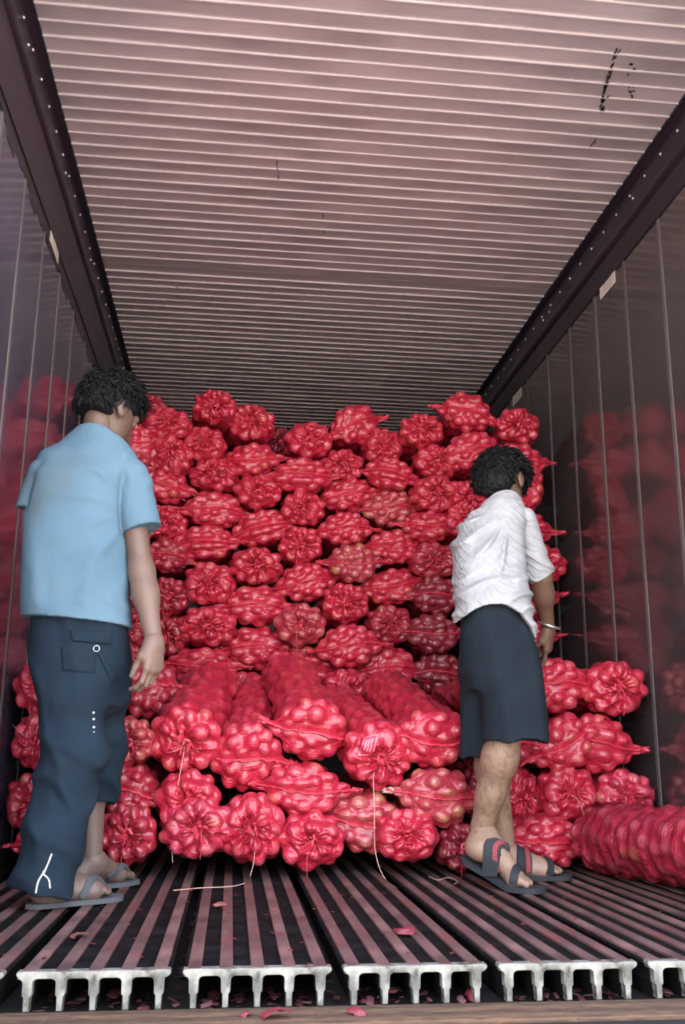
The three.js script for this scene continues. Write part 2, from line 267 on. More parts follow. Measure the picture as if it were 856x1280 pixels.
  const W = NT + 1, N = P.map((p, id) => {
    const i = Math.floor(id / W), j = id % W, a = P[Math.min(i + 1, NR - 1) * W + j], b = P[Math.max(i - 1, 0) * W + j], c = P[i * W + (j + 1) % NT], d = P[i * W + (j - 1 + NT) % NT];
    const n = c.clone().sub(d).cross(b.clone().sub(a)); return n.lengthSq() < 1e-14 ? V(0, 0, i < NR / 2 ? 1 : -1) : n.normalize();
  });
  for (let j = 0; j < W; j++) { if (kind === 'R') N[j].set(0, 0, 1); N[(NR - 1) * W + j].set(0, 0, -1); }
  // onions pressed against the net
  const on = []; for (let tries = 0; tries < 7000; tries++) {
    const id = Math.floor(r() * NR) * W + Math.floor(r() * NT); if (kind === 'R' && Math.floor(id / W) < 34 && r() > Math.sin(Math.floor(id / W) / 34 * 1.57) + 0.05) continue;
    const c = P[id], rad = (kind === 'R' ? 0.031 : 0.027) + 0.013 * r(); if (on.some(o => o.c.distanceToSquared(c) < Math.pow((o.r + rad) * 0.83, 2))) continue;
    const t = r(); on.push({ c, n: N[id], r: rad, col: t < 0.12 ? [0.74, 0.13, 0.1] : t < 0.3 ? [0.55, 0.03, 0.08] : t < 0.65 ? [0.8, 0.075, 0.12] : [0.78, 0.1, 0.14] });
  }
  const pos = new Float32Array(P.length * 3), col = new Float32Array(P.length * 3);
  P.forEach((p, id) => {
    const n = N[id]; let sum = 0, best = -1, bo = null; const k = 170;
    for (const o of on) { const dx = p.x - o.c.x, dy = p.y - o.c.y, dz = p.z - o.c.z, d2 = dx * dx + dy * dy + dz * dz; if (d2 > o.r * o.r) continue; const dn = dx * n.x + dy * n.y + dz * n.z, h = Math.sqrt(Math.max(0, o.r * o.r - (d2 - dn * dn))) - (kind === 'R' ? 0.64 : 0.6) * o.r; sum += Math.exp(k * h); if (h > best) { best = h; bo = o; } }
    const h = Math.log(sum + Math.exp(k * -0.004)) / k; const row = Math.floor(id / W), inB = row > 34 && row <= 34 + nb;
    let d = (h - 0.004) * calm[id] * (opt.side && inB ? 0.7 : 1); if (inB) d += 0.0028 * Math.sin(p.z / 0.034 * 6.28 + 2 * noise(p.x * 14, p.y * 14, seed)) + (opt.side ? 0.016 * (Math.pow(0.5 + 0.5 * Math.sin(p.z / 0.058 * 6.28 + 1.3 * noise(p.x * 9, p.y * 9, seed)), 0.55) - 0.5) : 0);
    d += 0.0022 * noise(p.x * 60, p.y * 60, p.z * 60 + seed) + (kind === 'R' && row < 26 ? 0.0045 * (0.35 - Math.abs(noise(p.x * 34, p.y * 34, p.z * 34 + seed))) : 0);
    pos[id * 3] = p.x + n.x * d; pos[id * 3 + 1] = p.y + n.y * d; pos[id * 3 + 2] = p.z + n.z * d;
    const w = bo ? sst(0.002, 0.013, best) * calm[id] * 0.7 : 0, b = [0.6, 0.018, 0.05]; for (let q = 0; q < 3; q++) col[id * 3 + q] = lerp(b[q], bo ? bo.col[q] : b[q], w);
  });
  const idx = []; for (let i = 0; i + 1 < NR; i++) for (let j = 0; j < NT; j++) { const a = i * W + j, b = a + 1, c = a + W, d = c + 1; idx.push(a, c, b, b, c, d); }
  const g = new THREE.BufferGeometry(); g.setAttribute('position', new THREE.BufferAttribute(pos, 3)); g.setAttribute('color', new THREE.BufferAttribute(col, 3)); g.setAttribute('uv', new THREE.BufferAttribute(new Float32Array(uvs), 2)); g.setIndex(idx); g.computeVertexNormals();
  const nn = g.attributes.normal; for (let i = 0; i < NR; i++) { const a = i * W, b = a + NT, v = V(nn.getX(a) + nn.getX(b), nn.getY(a) + nn.getY(b), nn.getZ(a) + nn.getZ(b)).normalize(); nn.setXYZ(a, v.x, v.y, v.z); nn.setXYZ(b, v.x, v.y, v.z); }
  // the sewn edge follows the middle row
  const edge = []; if (kind === 'S') for (let j = 0; j <= NT / 2; j++) edge.push(V(pos[j * 3], pos[j * 3 + 1], pos[j * 3 + 2]));
  return { g, edge };
}
function seamGeo(edge, seed) { // gathered selvedge with a frayed knot at both corners
  const r = rng(seed), n = edge.length, pos = [], idx = [], ring = 6;
  for (let i = 0; i < n; i++) {
    const p = edge[i], t = i / (n - 1), ear = Math.pow(Math.abs(2 * t - 1), 8), out = 0.012 + 0.005 * noise(i * 0.5, 1, seed) + 0.014 * ear, wob = 0.005 * noise(i * 0.8, 5, seed), th = 0.0042 + 0.004 * ear;
    const ox = (t < 0.5 ? 1 : -1) * ear * 0.022;
    for (const [a, b] of [[-1, -0.6], [-0.6, 0.35], [-0.25, 1], [0.25, 1], [0.6, 0.35], [1, -0.6]]) pos.push(p.x + ox * Math.max(0, b), p.y + a * th * (b > 0.9 ? 2.2 : 1.5) + wob * b, p.z + out * b + 0.001);
  }
  for (let i = 0; i + 1 < n; i++) for (let k = 0; k < ring; k++) { const a = i * ring + k, b = i * ring + (k + 1) % ring; idx.push(a, b, a + ring, b, b + ring, a + ring); }
  for (let k = 1; k + 1 < ring; k++) { idx.push(0, k + 1, k); const o = (n - 1) * ring; idx.push(o, o + k, o + k + 1); }
  let g = new THREE.BufferGeometry(); g.setAttribute('position', new THREE.Float32BufferAttribute(pos, 3)); g.setAttribute('uv', new THREE.Float32BufferAttribute(pos.flatMap((v, i) => i % 3 === 2 ? [] : [v * 6]), 2)); g.setIndex(idx); g.computeVertexNormals(); g = g.toNonIndexed();
  return g;
}
function earGeo(p, dir, seed) { // a short bunch of loose net at the corner of a sewn end
  const r = rng(seed), a = [];
  for (let i = 0; i < 7; i++) { const c = new THREE.ConeGeometry(0.009 + 0.006 * r(), 0.026 + 0.02 * r(), 6, 2); c.translate(0, 0.012, 0); c.rotateZ(-dir * (1.57 + (r() - 0.5) * 0.8)); c.rotateY((r() - 0.5) * 0.9); c.translate(p.x + dir * 0.004, p.y + (r() - 0.5) * 0.008, p.z + 0.004); a.push(c); }
  return mergeGeometries(a);
}
function neckGeo(seed) { // net bunched up above the tie
  const r = rng(seed), a = [], n = 11; const kn = new THREE.TorusGeometry(0.014, 0.0045, 6, 14); kn.translate(0, 0, 0.028); a.push(kn);
  for (let i = 0; i < n; i++) {
    const h = 0.026 + 0.03 * r(), g = new THREE.ConeGeometry(0.011 + 0.006 * r(), h, 6, 4); const p = g.attributes.position; g.scale(1, 1, 0.35);
    for (let k = 0; k < p.count; k++) { const y = p.getY(k); p.setX(k, p.getX(k) + 0.006 * Math.sin(y * 120 + i)); p.setZ(k, p.getZ(k) + 0.004 * Math.sin(y * 90 + i * 2)); }
    g.rotateX(Math.PI); g.translate(0, h / 2, 0); g.rotateY(r() * 6); g.rotateX(0.7 + 0.6 * r()); g.rotateZ(i / n * 6.28 + r()); g.translate(0, 0, 0.024); a.push(g);
  }
  for (const g of a) g.computeVertexNormals(); return mergeGeometries(a.map(g => g.index ? g.toNonIndexed() : g));
}
function cordGeo(pts, rad = 0.0016) { return new THREE.TubeGeometry(new THREE.CatmullRomCurve3(pts.map(p => V(...p))), 28, rad, 5); }
const PROTO = { R: [], S: [], T: [] };
for (let i = 0; i < 6; i++) { const b = sackBody('R', 11 + i * 13); PROTO.R.push({ body: b.g, neck: neckGeo(60 + i), cord: [cordGeo([[0, 0, 0.03], [0.01, -0.01, 0.06], [0.015, -0.06, 0.065], [0.012, -0.11, 0.05]]), cordGeo([[0, 0, 0.03], [-0.012, -0.02, 0.062], [-0.02, -0.08, 0.07], [-0.015, -0.14, 0.05]]), cordGeo([[0, 0, 0.03], [0.03, -0.005, 0.06], [0.07, -0.03, 0.05], [0.085, -0.06, 0.035]])][i % 3] }); }
for (let i = 0; i < 7; i++) { const b = sackBody('S', 101 + i * 17); PROTO.S.push({ body: b.g, seam: seamGeo(b.edge, i), ears: [earGeo(b.edge[0], 1, 5 + i), earGeo(b.edge[b.edge.length - 1], -1, 25 + i)] }); }
let nSack = 0;
// kind R: gathered and tied end faces out; S: sewn end with two corners faces out. w, h, rot as seen; rear: where the far end lies
function sack(kind, px, py, w, h, rot, tone, Z, label, group, o = {}) {
  const k = nSack++, r = rng(500 + k * 31); Z += (Z > 4 ? 0.13 : 0.05) * (r() - 0.5); const c = at(px, py, Z), zc = c.clone().sub(camera.position).dot(FW), mpp = zc / FOC;
  const g = thing('onion_sack', label, 'sack', group), set = PROTO[kind], pr = set[(k * 5 + (o.v ?? 0)) % set.length];
  const sx = w / 2 * mpp / (RX * (kind === 'S' ? 1.24 : 1.1)), sy = h / 2 * mpp / (RY * 1.07), sz = o.len ? o.len / SL : 1;
  mesh('sack_body', pr.body, NET[tone] ?? NET.b, g).name = 'sack_body';
  if (kind === 'R') { const n = mesh('gathered_neck', pr.neck, tone === 'k' ? mCord : mSeam, g); n.name = 'gathered_neck'; n.rotation.z = r() * 6; if (o.cord !== 0) { const d = mesh('drawstring', o.cord ? cordGeo(o.cord) : pr.cord, o.cord ? mPale : mCord, g); d.name = 'drawstring'; d.rotation.z = rot * Math.PI / 180; } }
  else { const s = mesh('sewn_seam', pr.seam, mSeam, g); s.name = 'sewn_seam'; for (const e of pr.ears) mesh('corner_tuft', e, o.knot ? mPale : mSeam, g).name = 'corner_tuft'; }
  g.position.copy(c); g.scale.set(sx, sy, Math.max(0.6, sz)); const hw = sx * (kind === 'S' ? RX * 1.3 + 0.03 : RX * 1.2); g.position.x = clamp(c.x, XL + hw, XR - hw); if (Z < 3.8) g.position.y = Math.max(g.position.y, RY * sy + 0.004);
  if (o.rear) { const b = at(...o.rear), f = c.clone().sub(b).normalize(), rt = V(0, 1, 0).cross(f).normalize(), up = f.clone().cross(rt); g.quaternion.setFromRotationMatrix(new THREE.Matrix4().makeBasis(rt, up, f)).multiply(new THREE.Quaternion().setFromAxisAngle(V(0, 0, 1), -rot * Math.PI / 180)); }
  else { g.rotation.order = 'YXZ'; g.rotation.set((r() - 0.6) * 0.16, (r() - 0.5) * 0.16 * (px > 150 && px < 640 ? 1 : 0.15), -rot * Math.PI / 180); }
  settle(g); return g;
}
function settle(g) { g.updateMatrixWorld(true); const b = new THREE.Box3().setFromObject(g, true), e = 0.012; if (b.min.x < XL + e) g.position.x += XL + e - b.min.x; if (b.max.x > XR - e) g.position.x -= b.max.x - XR + e; b.setFromObject(g.children[0], true); if (b.min.y < 0.001) g.position.y += 0.001 - b.min.y; }
const ORD = ['first', 'second', 'third', 'fourth', 'fifth', 'sixth', 'seventh', 'eighth', 'ninth', 'tenth', 'eleventh', 'twelfth'];
const LOOK = { R: { b: 'red gathered onion sack', d: 'deep red gathered onion sack', k: 'dark maroon gathered onion sack', p: 'pale dusty gathered onion sack', o: 'onion sack of orange skins' }, S: { b: 'red seamed onion sack', d: 'deep red seamed onion sack', k: 'dark maroon seamed onion sack', p: 'pale dusty seamed onion sack', o: 'orange tinged onion sack' } };
function row(name, group, Z, list) { list.forEach(([kind, px, py, w, h, rot, tone, label, o], i) => sack(kind, px, py, w, h, rot, tone ?? 'b', Z + (o?.dz ?? 0), label ?? `${LOOK[kind][tone ?? 'b']}, ${ORD[i]} from left in ${name}`, group, o)); }
const TG = 'onion sacks of the tall rear stack', FG = 'onion sacks of the front stack', RG = 'onion sacks stacked by the right wall', LG = 'onion sacks stacked by the left wall';
row('top row of the tall stack', TG, 4.5, [
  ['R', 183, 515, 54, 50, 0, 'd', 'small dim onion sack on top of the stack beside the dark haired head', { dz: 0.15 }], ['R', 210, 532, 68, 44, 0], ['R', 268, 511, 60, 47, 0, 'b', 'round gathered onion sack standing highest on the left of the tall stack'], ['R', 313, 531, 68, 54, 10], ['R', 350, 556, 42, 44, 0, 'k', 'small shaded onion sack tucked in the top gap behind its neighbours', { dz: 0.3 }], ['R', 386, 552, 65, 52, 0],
  ['S', 443, 533, 74, 54, -22, 'b', 'tilted onion sack with upturned corner alone on top of stack centre', { v: 1 }], ['R', 478, 561, 56, 52, 0], ['R', 526, 541, 62, 48, 0], ['S', 583, 518, 76, 54, 14, 'b', 'topmost pointed onion sack tilting down towards the right wall', { v: 3 }], ['R', 646, 535, 62, 52, 0, 'b', 'round onion sack on top of the stack nearest the right wall']]);
row('second row of the tall stack', TG, 4.47, [
  ['R', 166, 550, 44, 46, 0, 'd', 'onion sack glimpsed just past the cheek of the man in blue'], ['R', 213, 571, 60, 54, 15, 'b'], ['R', 255, 557, 62, 48, 0], ['S', 316, 577, 74, 50, -3], ['S', 378, 596, 88, 48, -4], ['R', 428, 584, 58, 46, 0], ['S', 487, 594, 72, 46, 8], ['R', 545, 579, 66, 46, 0], ['S', 590, 566, 78, 54, -8, 'b', 'pointed onion sack just above the hair of the man in white'], ['S', 645, 577, 80, 48, 4, 'b', 'onion sack behind the man in white with corner towards the wall']]);
row('third row of the tall stack', TG, 4.46, [
  ['S', 205, 608, 78, 48, 15], ['R', 267, 596, 68, 46, 0], ['R', 322, 616, 66, 46, 0], ['R', 378, 637, 60, 48, 0], ['S', 434, 620, 80, 48, -12], ['S', 487, 637, 76, 52, -3, 'o', 'dark onion sack with pale string across, third row of stack centre', { cord: 0 }], ['R', 545, 619, 70, 52, 0], ['R', 586, 624, 54, 50, 0, 'b', 'onion sack just left of the hair of the man in white']]);
row('fourth row of the tall stack', TG, 4.45, [
  ['R', 207, 656, 60, 50, 0], ['S', 268, 639, 88, 50, 3], ['S', 328, 661, 86, 50, -18], ['R', 375, 683, 62, 52, 0], ['S', 431, 663, 72, 46, -2], ['S', 490, 685, 76, 48, -5, 'b'], ['S', 534, 659, 72, 44, 0], ['R', 578, 651, 56, 48, 0, 'b', 'onion sack against the back of the man in white']]);
row('fifth row of the tall stack', TG, 4.44, [
  ['S', 208, 696, 66, 46, 10, 'd'], ['S', 256, 680, 88, 50, -6], ['R', 320, 709, 72, 52, 0], ['S', 382, 729, 82, 52, -10], ['S', 441, 705, 72, 54, -2, 'o'], ['S', 489, 734, 84, 50, -10], ['R', 541, 702, 70, 50, 0, 'd']]);
row('sixth row of the tall stack', TG, 4.43, [
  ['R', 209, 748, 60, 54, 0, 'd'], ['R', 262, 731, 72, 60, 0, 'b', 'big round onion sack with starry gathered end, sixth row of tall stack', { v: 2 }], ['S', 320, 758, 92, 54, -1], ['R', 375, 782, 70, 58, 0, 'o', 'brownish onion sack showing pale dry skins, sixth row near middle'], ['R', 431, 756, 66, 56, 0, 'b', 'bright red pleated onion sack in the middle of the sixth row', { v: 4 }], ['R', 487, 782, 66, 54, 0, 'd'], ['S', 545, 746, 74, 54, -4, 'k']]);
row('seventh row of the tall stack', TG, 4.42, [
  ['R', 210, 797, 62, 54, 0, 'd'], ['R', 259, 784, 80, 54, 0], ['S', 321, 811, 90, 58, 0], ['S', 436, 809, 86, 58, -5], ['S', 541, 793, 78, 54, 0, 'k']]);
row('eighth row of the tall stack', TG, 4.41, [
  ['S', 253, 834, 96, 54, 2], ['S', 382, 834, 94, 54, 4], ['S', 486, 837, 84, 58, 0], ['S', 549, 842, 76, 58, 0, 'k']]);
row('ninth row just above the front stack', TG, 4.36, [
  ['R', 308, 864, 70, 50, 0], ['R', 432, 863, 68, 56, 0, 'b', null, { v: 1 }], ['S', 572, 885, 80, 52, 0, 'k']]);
row('column between the white shirt and right wall', TG, 4.48, [
  ['S', 652, 620, 84, 50, -52, 'b', 'onion sack standing on its side above the white shoulder'], ['S', 664, 662, 92, 50, 2, 'b', 'pointed onion sack poking out beside the white upper sleeve'], ['R', 674, 706, 76, 54, 0, 'b', 'round onion sack peeking out beside the white cuff'], ['S', 670, 754, 94, 54, -15, 'd', 'pointed onion sack peeking out behind the bare forearm'], ['S', 678, 803, 100, 56, -12, 'b', 'pointed onion sack just behind the hand with steel bangle']]);
row('column behind the man in blue', LG, 4.45, [
  ['R', 118, 500, 70, 56, 0, 'b', 'onion sack hidden behind the head of the man in blue'], ['S', 122, 552, 88, 54, 0, 'b', 'onion sack hidden behind the neck of the man in blue'], ['R', 118, 606, 72, 54, 0, 'b', 'onion sack hidden behind the shoulders of the man in blue'], ['S', 116, 660, 90, 54, 0, 'b', 'onion sack hidden behind the chest of the man in blue'], ['R', 114, 714, 74, 54, 0, 'd', 'onion sack hidden behind the waist of the man in blue'], ['S', 112, 768, 92, 54, 0, 'd', 'onion sack hidden behind the hip of the man in blue']]);
// front stack: long sacks sloping up to the rear on top, two rows below
row('sloping top layer of the front stack', FG, 3.46, [
  ['R', 160, 928, 76, 66, 0, 'o', 'dull brownish onion sack under the sack beside the hanging hand'],
  ['S', 184, 862, 84, 80, -5, 'd', 'onion sack right behind the hanging hand of the man in blue', { dz: 0.3 }],
  ['R', 233, 924, 100, 96, 0, 'b', 'long fat onion sack sloping upward with gathered end, leftmost of sloping sacks', { rear: [262, 862, 4.1], v: 2, cord: [[0, 0, 0.03], [0.0, -0.03, 0.075], [-0.01, -0.12, 0.14], [-0.02, -0.24, 0.19], [-0.014, -0.32, 0.21]] }],
  ['S', 309, 945, 98, 94, 8, 'b', 'long onion sack sloping upward with corner tuft, second of the sloping sacks', { rear: [314, 888, 4.05], v: 4 }],
  ['S', 389, 912, 106, 84, 14, 'b', 'long onion sack sloping upward with sewn end, middle of the sloping sacks', { rear: [360, 846, 4.12], dz: -0.02, v: 5 }],
  ['R', 472, 944, 98, 90, 15, 'b', 'long onion sack with crumpled tied end and hanging string among sloping sacks', { rear: [424, 894, 4.05], v: 3, cord: [[0, 0, 0.03], [-0.03, -0.04, 0.075], [-0.035, -0.14, 0.13], [-0.03, -0.28, 0.17], [0.0, -0.35, 0.2], [0.06, -0.385, 0.22]] }],
  ['S', 542, 922, 104, 80, 4, 'b', 'long onion sack sloping upward beside the black shorts', { rear: [486, 866, 4.12], v: 6 }]]);
row('middle row of the front stack', FG, 3.42, [
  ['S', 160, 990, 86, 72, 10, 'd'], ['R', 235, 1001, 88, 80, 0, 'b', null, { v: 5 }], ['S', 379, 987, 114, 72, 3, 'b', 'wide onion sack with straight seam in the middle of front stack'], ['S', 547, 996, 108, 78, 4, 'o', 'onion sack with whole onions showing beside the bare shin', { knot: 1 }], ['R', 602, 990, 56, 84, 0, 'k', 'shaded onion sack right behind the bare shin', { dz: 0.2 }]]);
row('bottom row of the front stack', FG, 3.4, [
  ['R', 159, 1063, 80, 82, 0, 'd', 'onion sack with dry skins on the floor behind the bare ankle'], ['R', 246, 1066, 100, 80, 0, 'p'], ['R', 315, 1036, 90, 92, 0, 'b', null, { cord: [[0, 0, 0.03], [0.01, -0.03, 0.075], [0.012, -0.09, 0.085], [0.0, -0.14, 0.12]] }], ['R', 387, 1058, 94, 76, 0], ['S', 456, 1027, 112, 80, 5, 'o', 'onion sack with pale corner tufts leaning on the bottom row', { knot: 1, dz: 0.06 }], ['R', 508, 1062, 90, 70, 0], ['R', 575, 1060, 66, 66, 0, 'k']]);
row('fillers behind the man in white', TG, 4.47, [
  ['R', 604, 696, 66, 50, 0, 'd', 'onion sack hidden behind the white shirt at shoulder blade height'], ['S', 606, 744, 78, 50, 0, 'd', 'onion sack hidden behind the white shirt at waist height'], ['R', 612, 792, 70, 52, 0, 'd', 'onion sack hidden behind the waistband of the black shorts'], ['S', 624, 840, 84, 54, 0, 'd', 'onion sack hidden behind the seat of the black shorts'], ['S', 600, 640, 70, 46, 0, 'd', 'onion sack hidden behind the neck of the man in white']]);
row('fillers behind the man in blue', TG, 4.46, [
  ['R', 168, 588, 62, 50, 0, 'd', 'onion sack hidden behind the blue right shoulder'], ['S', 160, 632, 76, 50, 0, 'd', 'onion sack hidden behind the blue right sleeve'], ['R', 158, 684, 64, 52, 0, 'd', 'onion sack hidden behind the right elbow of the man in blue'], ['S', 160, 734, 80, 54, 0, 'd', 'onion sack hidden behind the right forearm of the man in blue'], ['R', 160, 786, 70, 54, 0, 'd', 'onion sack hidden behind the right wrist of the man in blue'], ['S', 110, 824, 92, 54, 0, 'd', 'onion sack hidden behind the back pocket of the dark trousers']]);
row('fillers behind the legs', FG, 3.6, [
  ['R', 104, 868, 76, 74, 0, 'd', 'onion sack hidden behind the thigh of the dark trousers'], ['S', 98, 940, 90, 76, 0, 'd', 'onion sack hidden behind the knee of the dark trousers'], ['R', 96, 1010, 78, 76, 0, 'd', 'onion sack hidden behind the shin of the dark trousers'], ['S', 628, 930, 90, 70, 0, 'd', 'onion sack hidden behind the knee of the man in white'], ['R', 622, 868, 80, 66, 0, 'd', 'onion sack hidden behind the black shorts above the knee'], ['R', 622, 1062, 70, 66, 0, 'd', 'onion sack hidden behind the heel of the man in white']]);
row('stack beside the right wall', RG, 3.62, [
  ['S', 690, 858, 100, 72, 0, 'b', 'onion sack on top beside the wall with orange knotted corner', { knot: 1 }], ['R', 767, 862, 88, 74, 0, 'b', 'gathered onion sack on top of the pile at the right wall'],
  ['S', 703, 929, 98, 74, -27, 'b', 'slanting onion sack beside the hem of the black shorts'], ['S', 786, 930, 108, 76, 5, 'b', 'onion sack pointing at the right wall in the second layer'],
  ['R', 648, 1000, 64, 84, 0, 'b', 'onion sack peeking out behind the bare shin near the wall', { dz: 0.1 }], ['R', 708, 993, 84, 76, 0, 'b', 'knotted onion sack with loose string in the third layer by the wall', { cord: [[0, 0, 0.03], [0.015, -0.02, 0.075], [0.03, -0.06, 0.08], [0.045, -0.1, 0.07]] }], ['R', 785, 996, 86, 70, 10, 'p', 'puckered onion sack touching the wall in the third layer'],
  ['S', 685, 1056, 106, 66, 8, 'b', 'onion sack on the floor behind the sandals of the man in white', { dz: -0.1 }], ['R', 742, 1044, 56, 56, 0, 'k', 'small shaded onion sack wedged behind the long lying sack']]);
row('pile by the left wall', LG, 3.5, [
  ['R', 44, 860, 66, 72, 0, 'p', 'topmost onion sack by the left wall behind the dark trousers'], ['R', 34, 927, 72, 76, 0, 'p', 'onion sack with pale string under the topmost one by left wall', { cord: [[0, 0, 0.03], [-0.04, 0.02, 0.07], [-0.09, 0.05, 0.06], [-0.12, 0.065, 0.03]] }], ['R', 22, 1003, 80, 78, 0, 'd', 'onion sack by the left wall, third from the top of its pile'], ['S', 20, 1074, 82, 64, 0, 'b', 'onion sack on the floor by the left wall behind the trouser cuff'], ['R', 90, 1076, 64, 62, 0, 'd', 'onion sack on the floor seen between the two legs of the man in blue', { dz: -0.02 }]]);
{ // the long sack lying along the right wall towards the opening
  const b = sackBody('R', 907, { side: true, L: 0.95 }), g = thing('onion_sack', 'long onion sack lying on the floor along the right wall, seen from its side', 'sack', RG);
  mesh('sack_body', b.g, net([0.6, 0.8, 0.72]), g).name = 'sack_body'; mesh('gathered_neck', neckGeo(91), mSeam, g).name = 'gathered_neck';  // net tone darkened, the shading at lower right is put into the colour
  mesh('drawstring', cordGeo([[0, 0, 0.03], [0.03, 0.03, 0.07], [0.05, -0.02, 0.1], [0.09, -0.08, 0.11]], 0.002), mPale, g).name = 'drawstring';
  const a = at(757, 1064, 3.4), e = V(1.48, 0.115, zOf(2.45)), f = a.clone().sub(e).normalize(), rt = V(0, 1, 0).cross(f).normalize();
  g.position.copy(a); g.position.y = 0.112; g.quaternion.setFromRotationMatrix(new THREE.Matrix4().makeBasis(rt, f.clone().cross(rt), f)); g.scale.set(0.95, 0.98, 1);
}
{ // a printed tag on the net of one sloping sack, laid over its own bumps
  const g = scene.children.find(o => o.userData.label?.startsWith('long onion sack with crumpled tied end')); g.updateMatrixWorld(true);
  const ray = new THREE.Raycaster(), pos = [], uv = [], idx = [], nu = 8, nv = 10, q = [[455, 921], [474, 916], [467, 945], [446, 945]], inv = g.matrixWorld.clone().invert();
  for (let j = 0; j <= nv; j++) for (let i = 0; i <= nu; i++) { const u = i / nu, v = j / nv, x = lerp(lerp(q[0][0], q[1][0], u), lerp(q[3][0], q[2][0], u), v), y = lerp(lerp(q[0][1], q[1][1], u), lerp(q[3][1], q[2][1], u), v), d = at(x, y, 3).sub(camera.position).normalize(); ray.set(camera.position, d); const h = ray.intersectObject(g.children[0], false)[0]; const p = (h ? h.point.clone() : at(x, y, 3.4)).addScaledVector(d, -0.003).applyMatrix4(inv); pos.push(p.x, p.y, p.z); uv.push(u, 1 - v); }
  for (let j = 0; j < nv; j++) for (let i = 0; i < nu; i++) { const a = j * (nu + 1) + i; idx.push(a, a + nu + 1, a + 1, a + 1, a + nu + 1, a + nu + 2); }
  const b = new THREE.BufferGeometry(); b.setAttribute('position', new THREE.Float32BufferAttribute(pos, 3)); b.setAttribute('uv', new THREE.Float32BufferAttribute(uv, 2)); b.setIndex(idx); b.computeVertexNormals();
  const c = document.createElement('canvas'); c.width = 64; c.height = 96; const x = c.getContext('2d'); x.fillStyle = '#cf3450'; x.fillRect(0, 0, 64, 96); x.strokeStyle = '#f09aa6'; x.lineWidth = 4; x.strokeRect(5, 5, 54, 86); x.lineWidth = 5; for (const k of [19, 31, 43]) { x.beginPath(); x.moveTo(k, 18); x.lineTo(k - 3, 44); x.lineTo(k + 2, 50); x.lineTo(k, 78); x.stroke(); }
  const t = new THREE.CanvasTexture(c); t.colorSpace = THREE.SRGBColorSpace; const m = mesh('printed_tag', b, std({ map: t, roughness: 0.45, side: THREE.DoubleSide }), g); m.userData.label = 'small framed print on the net';
}

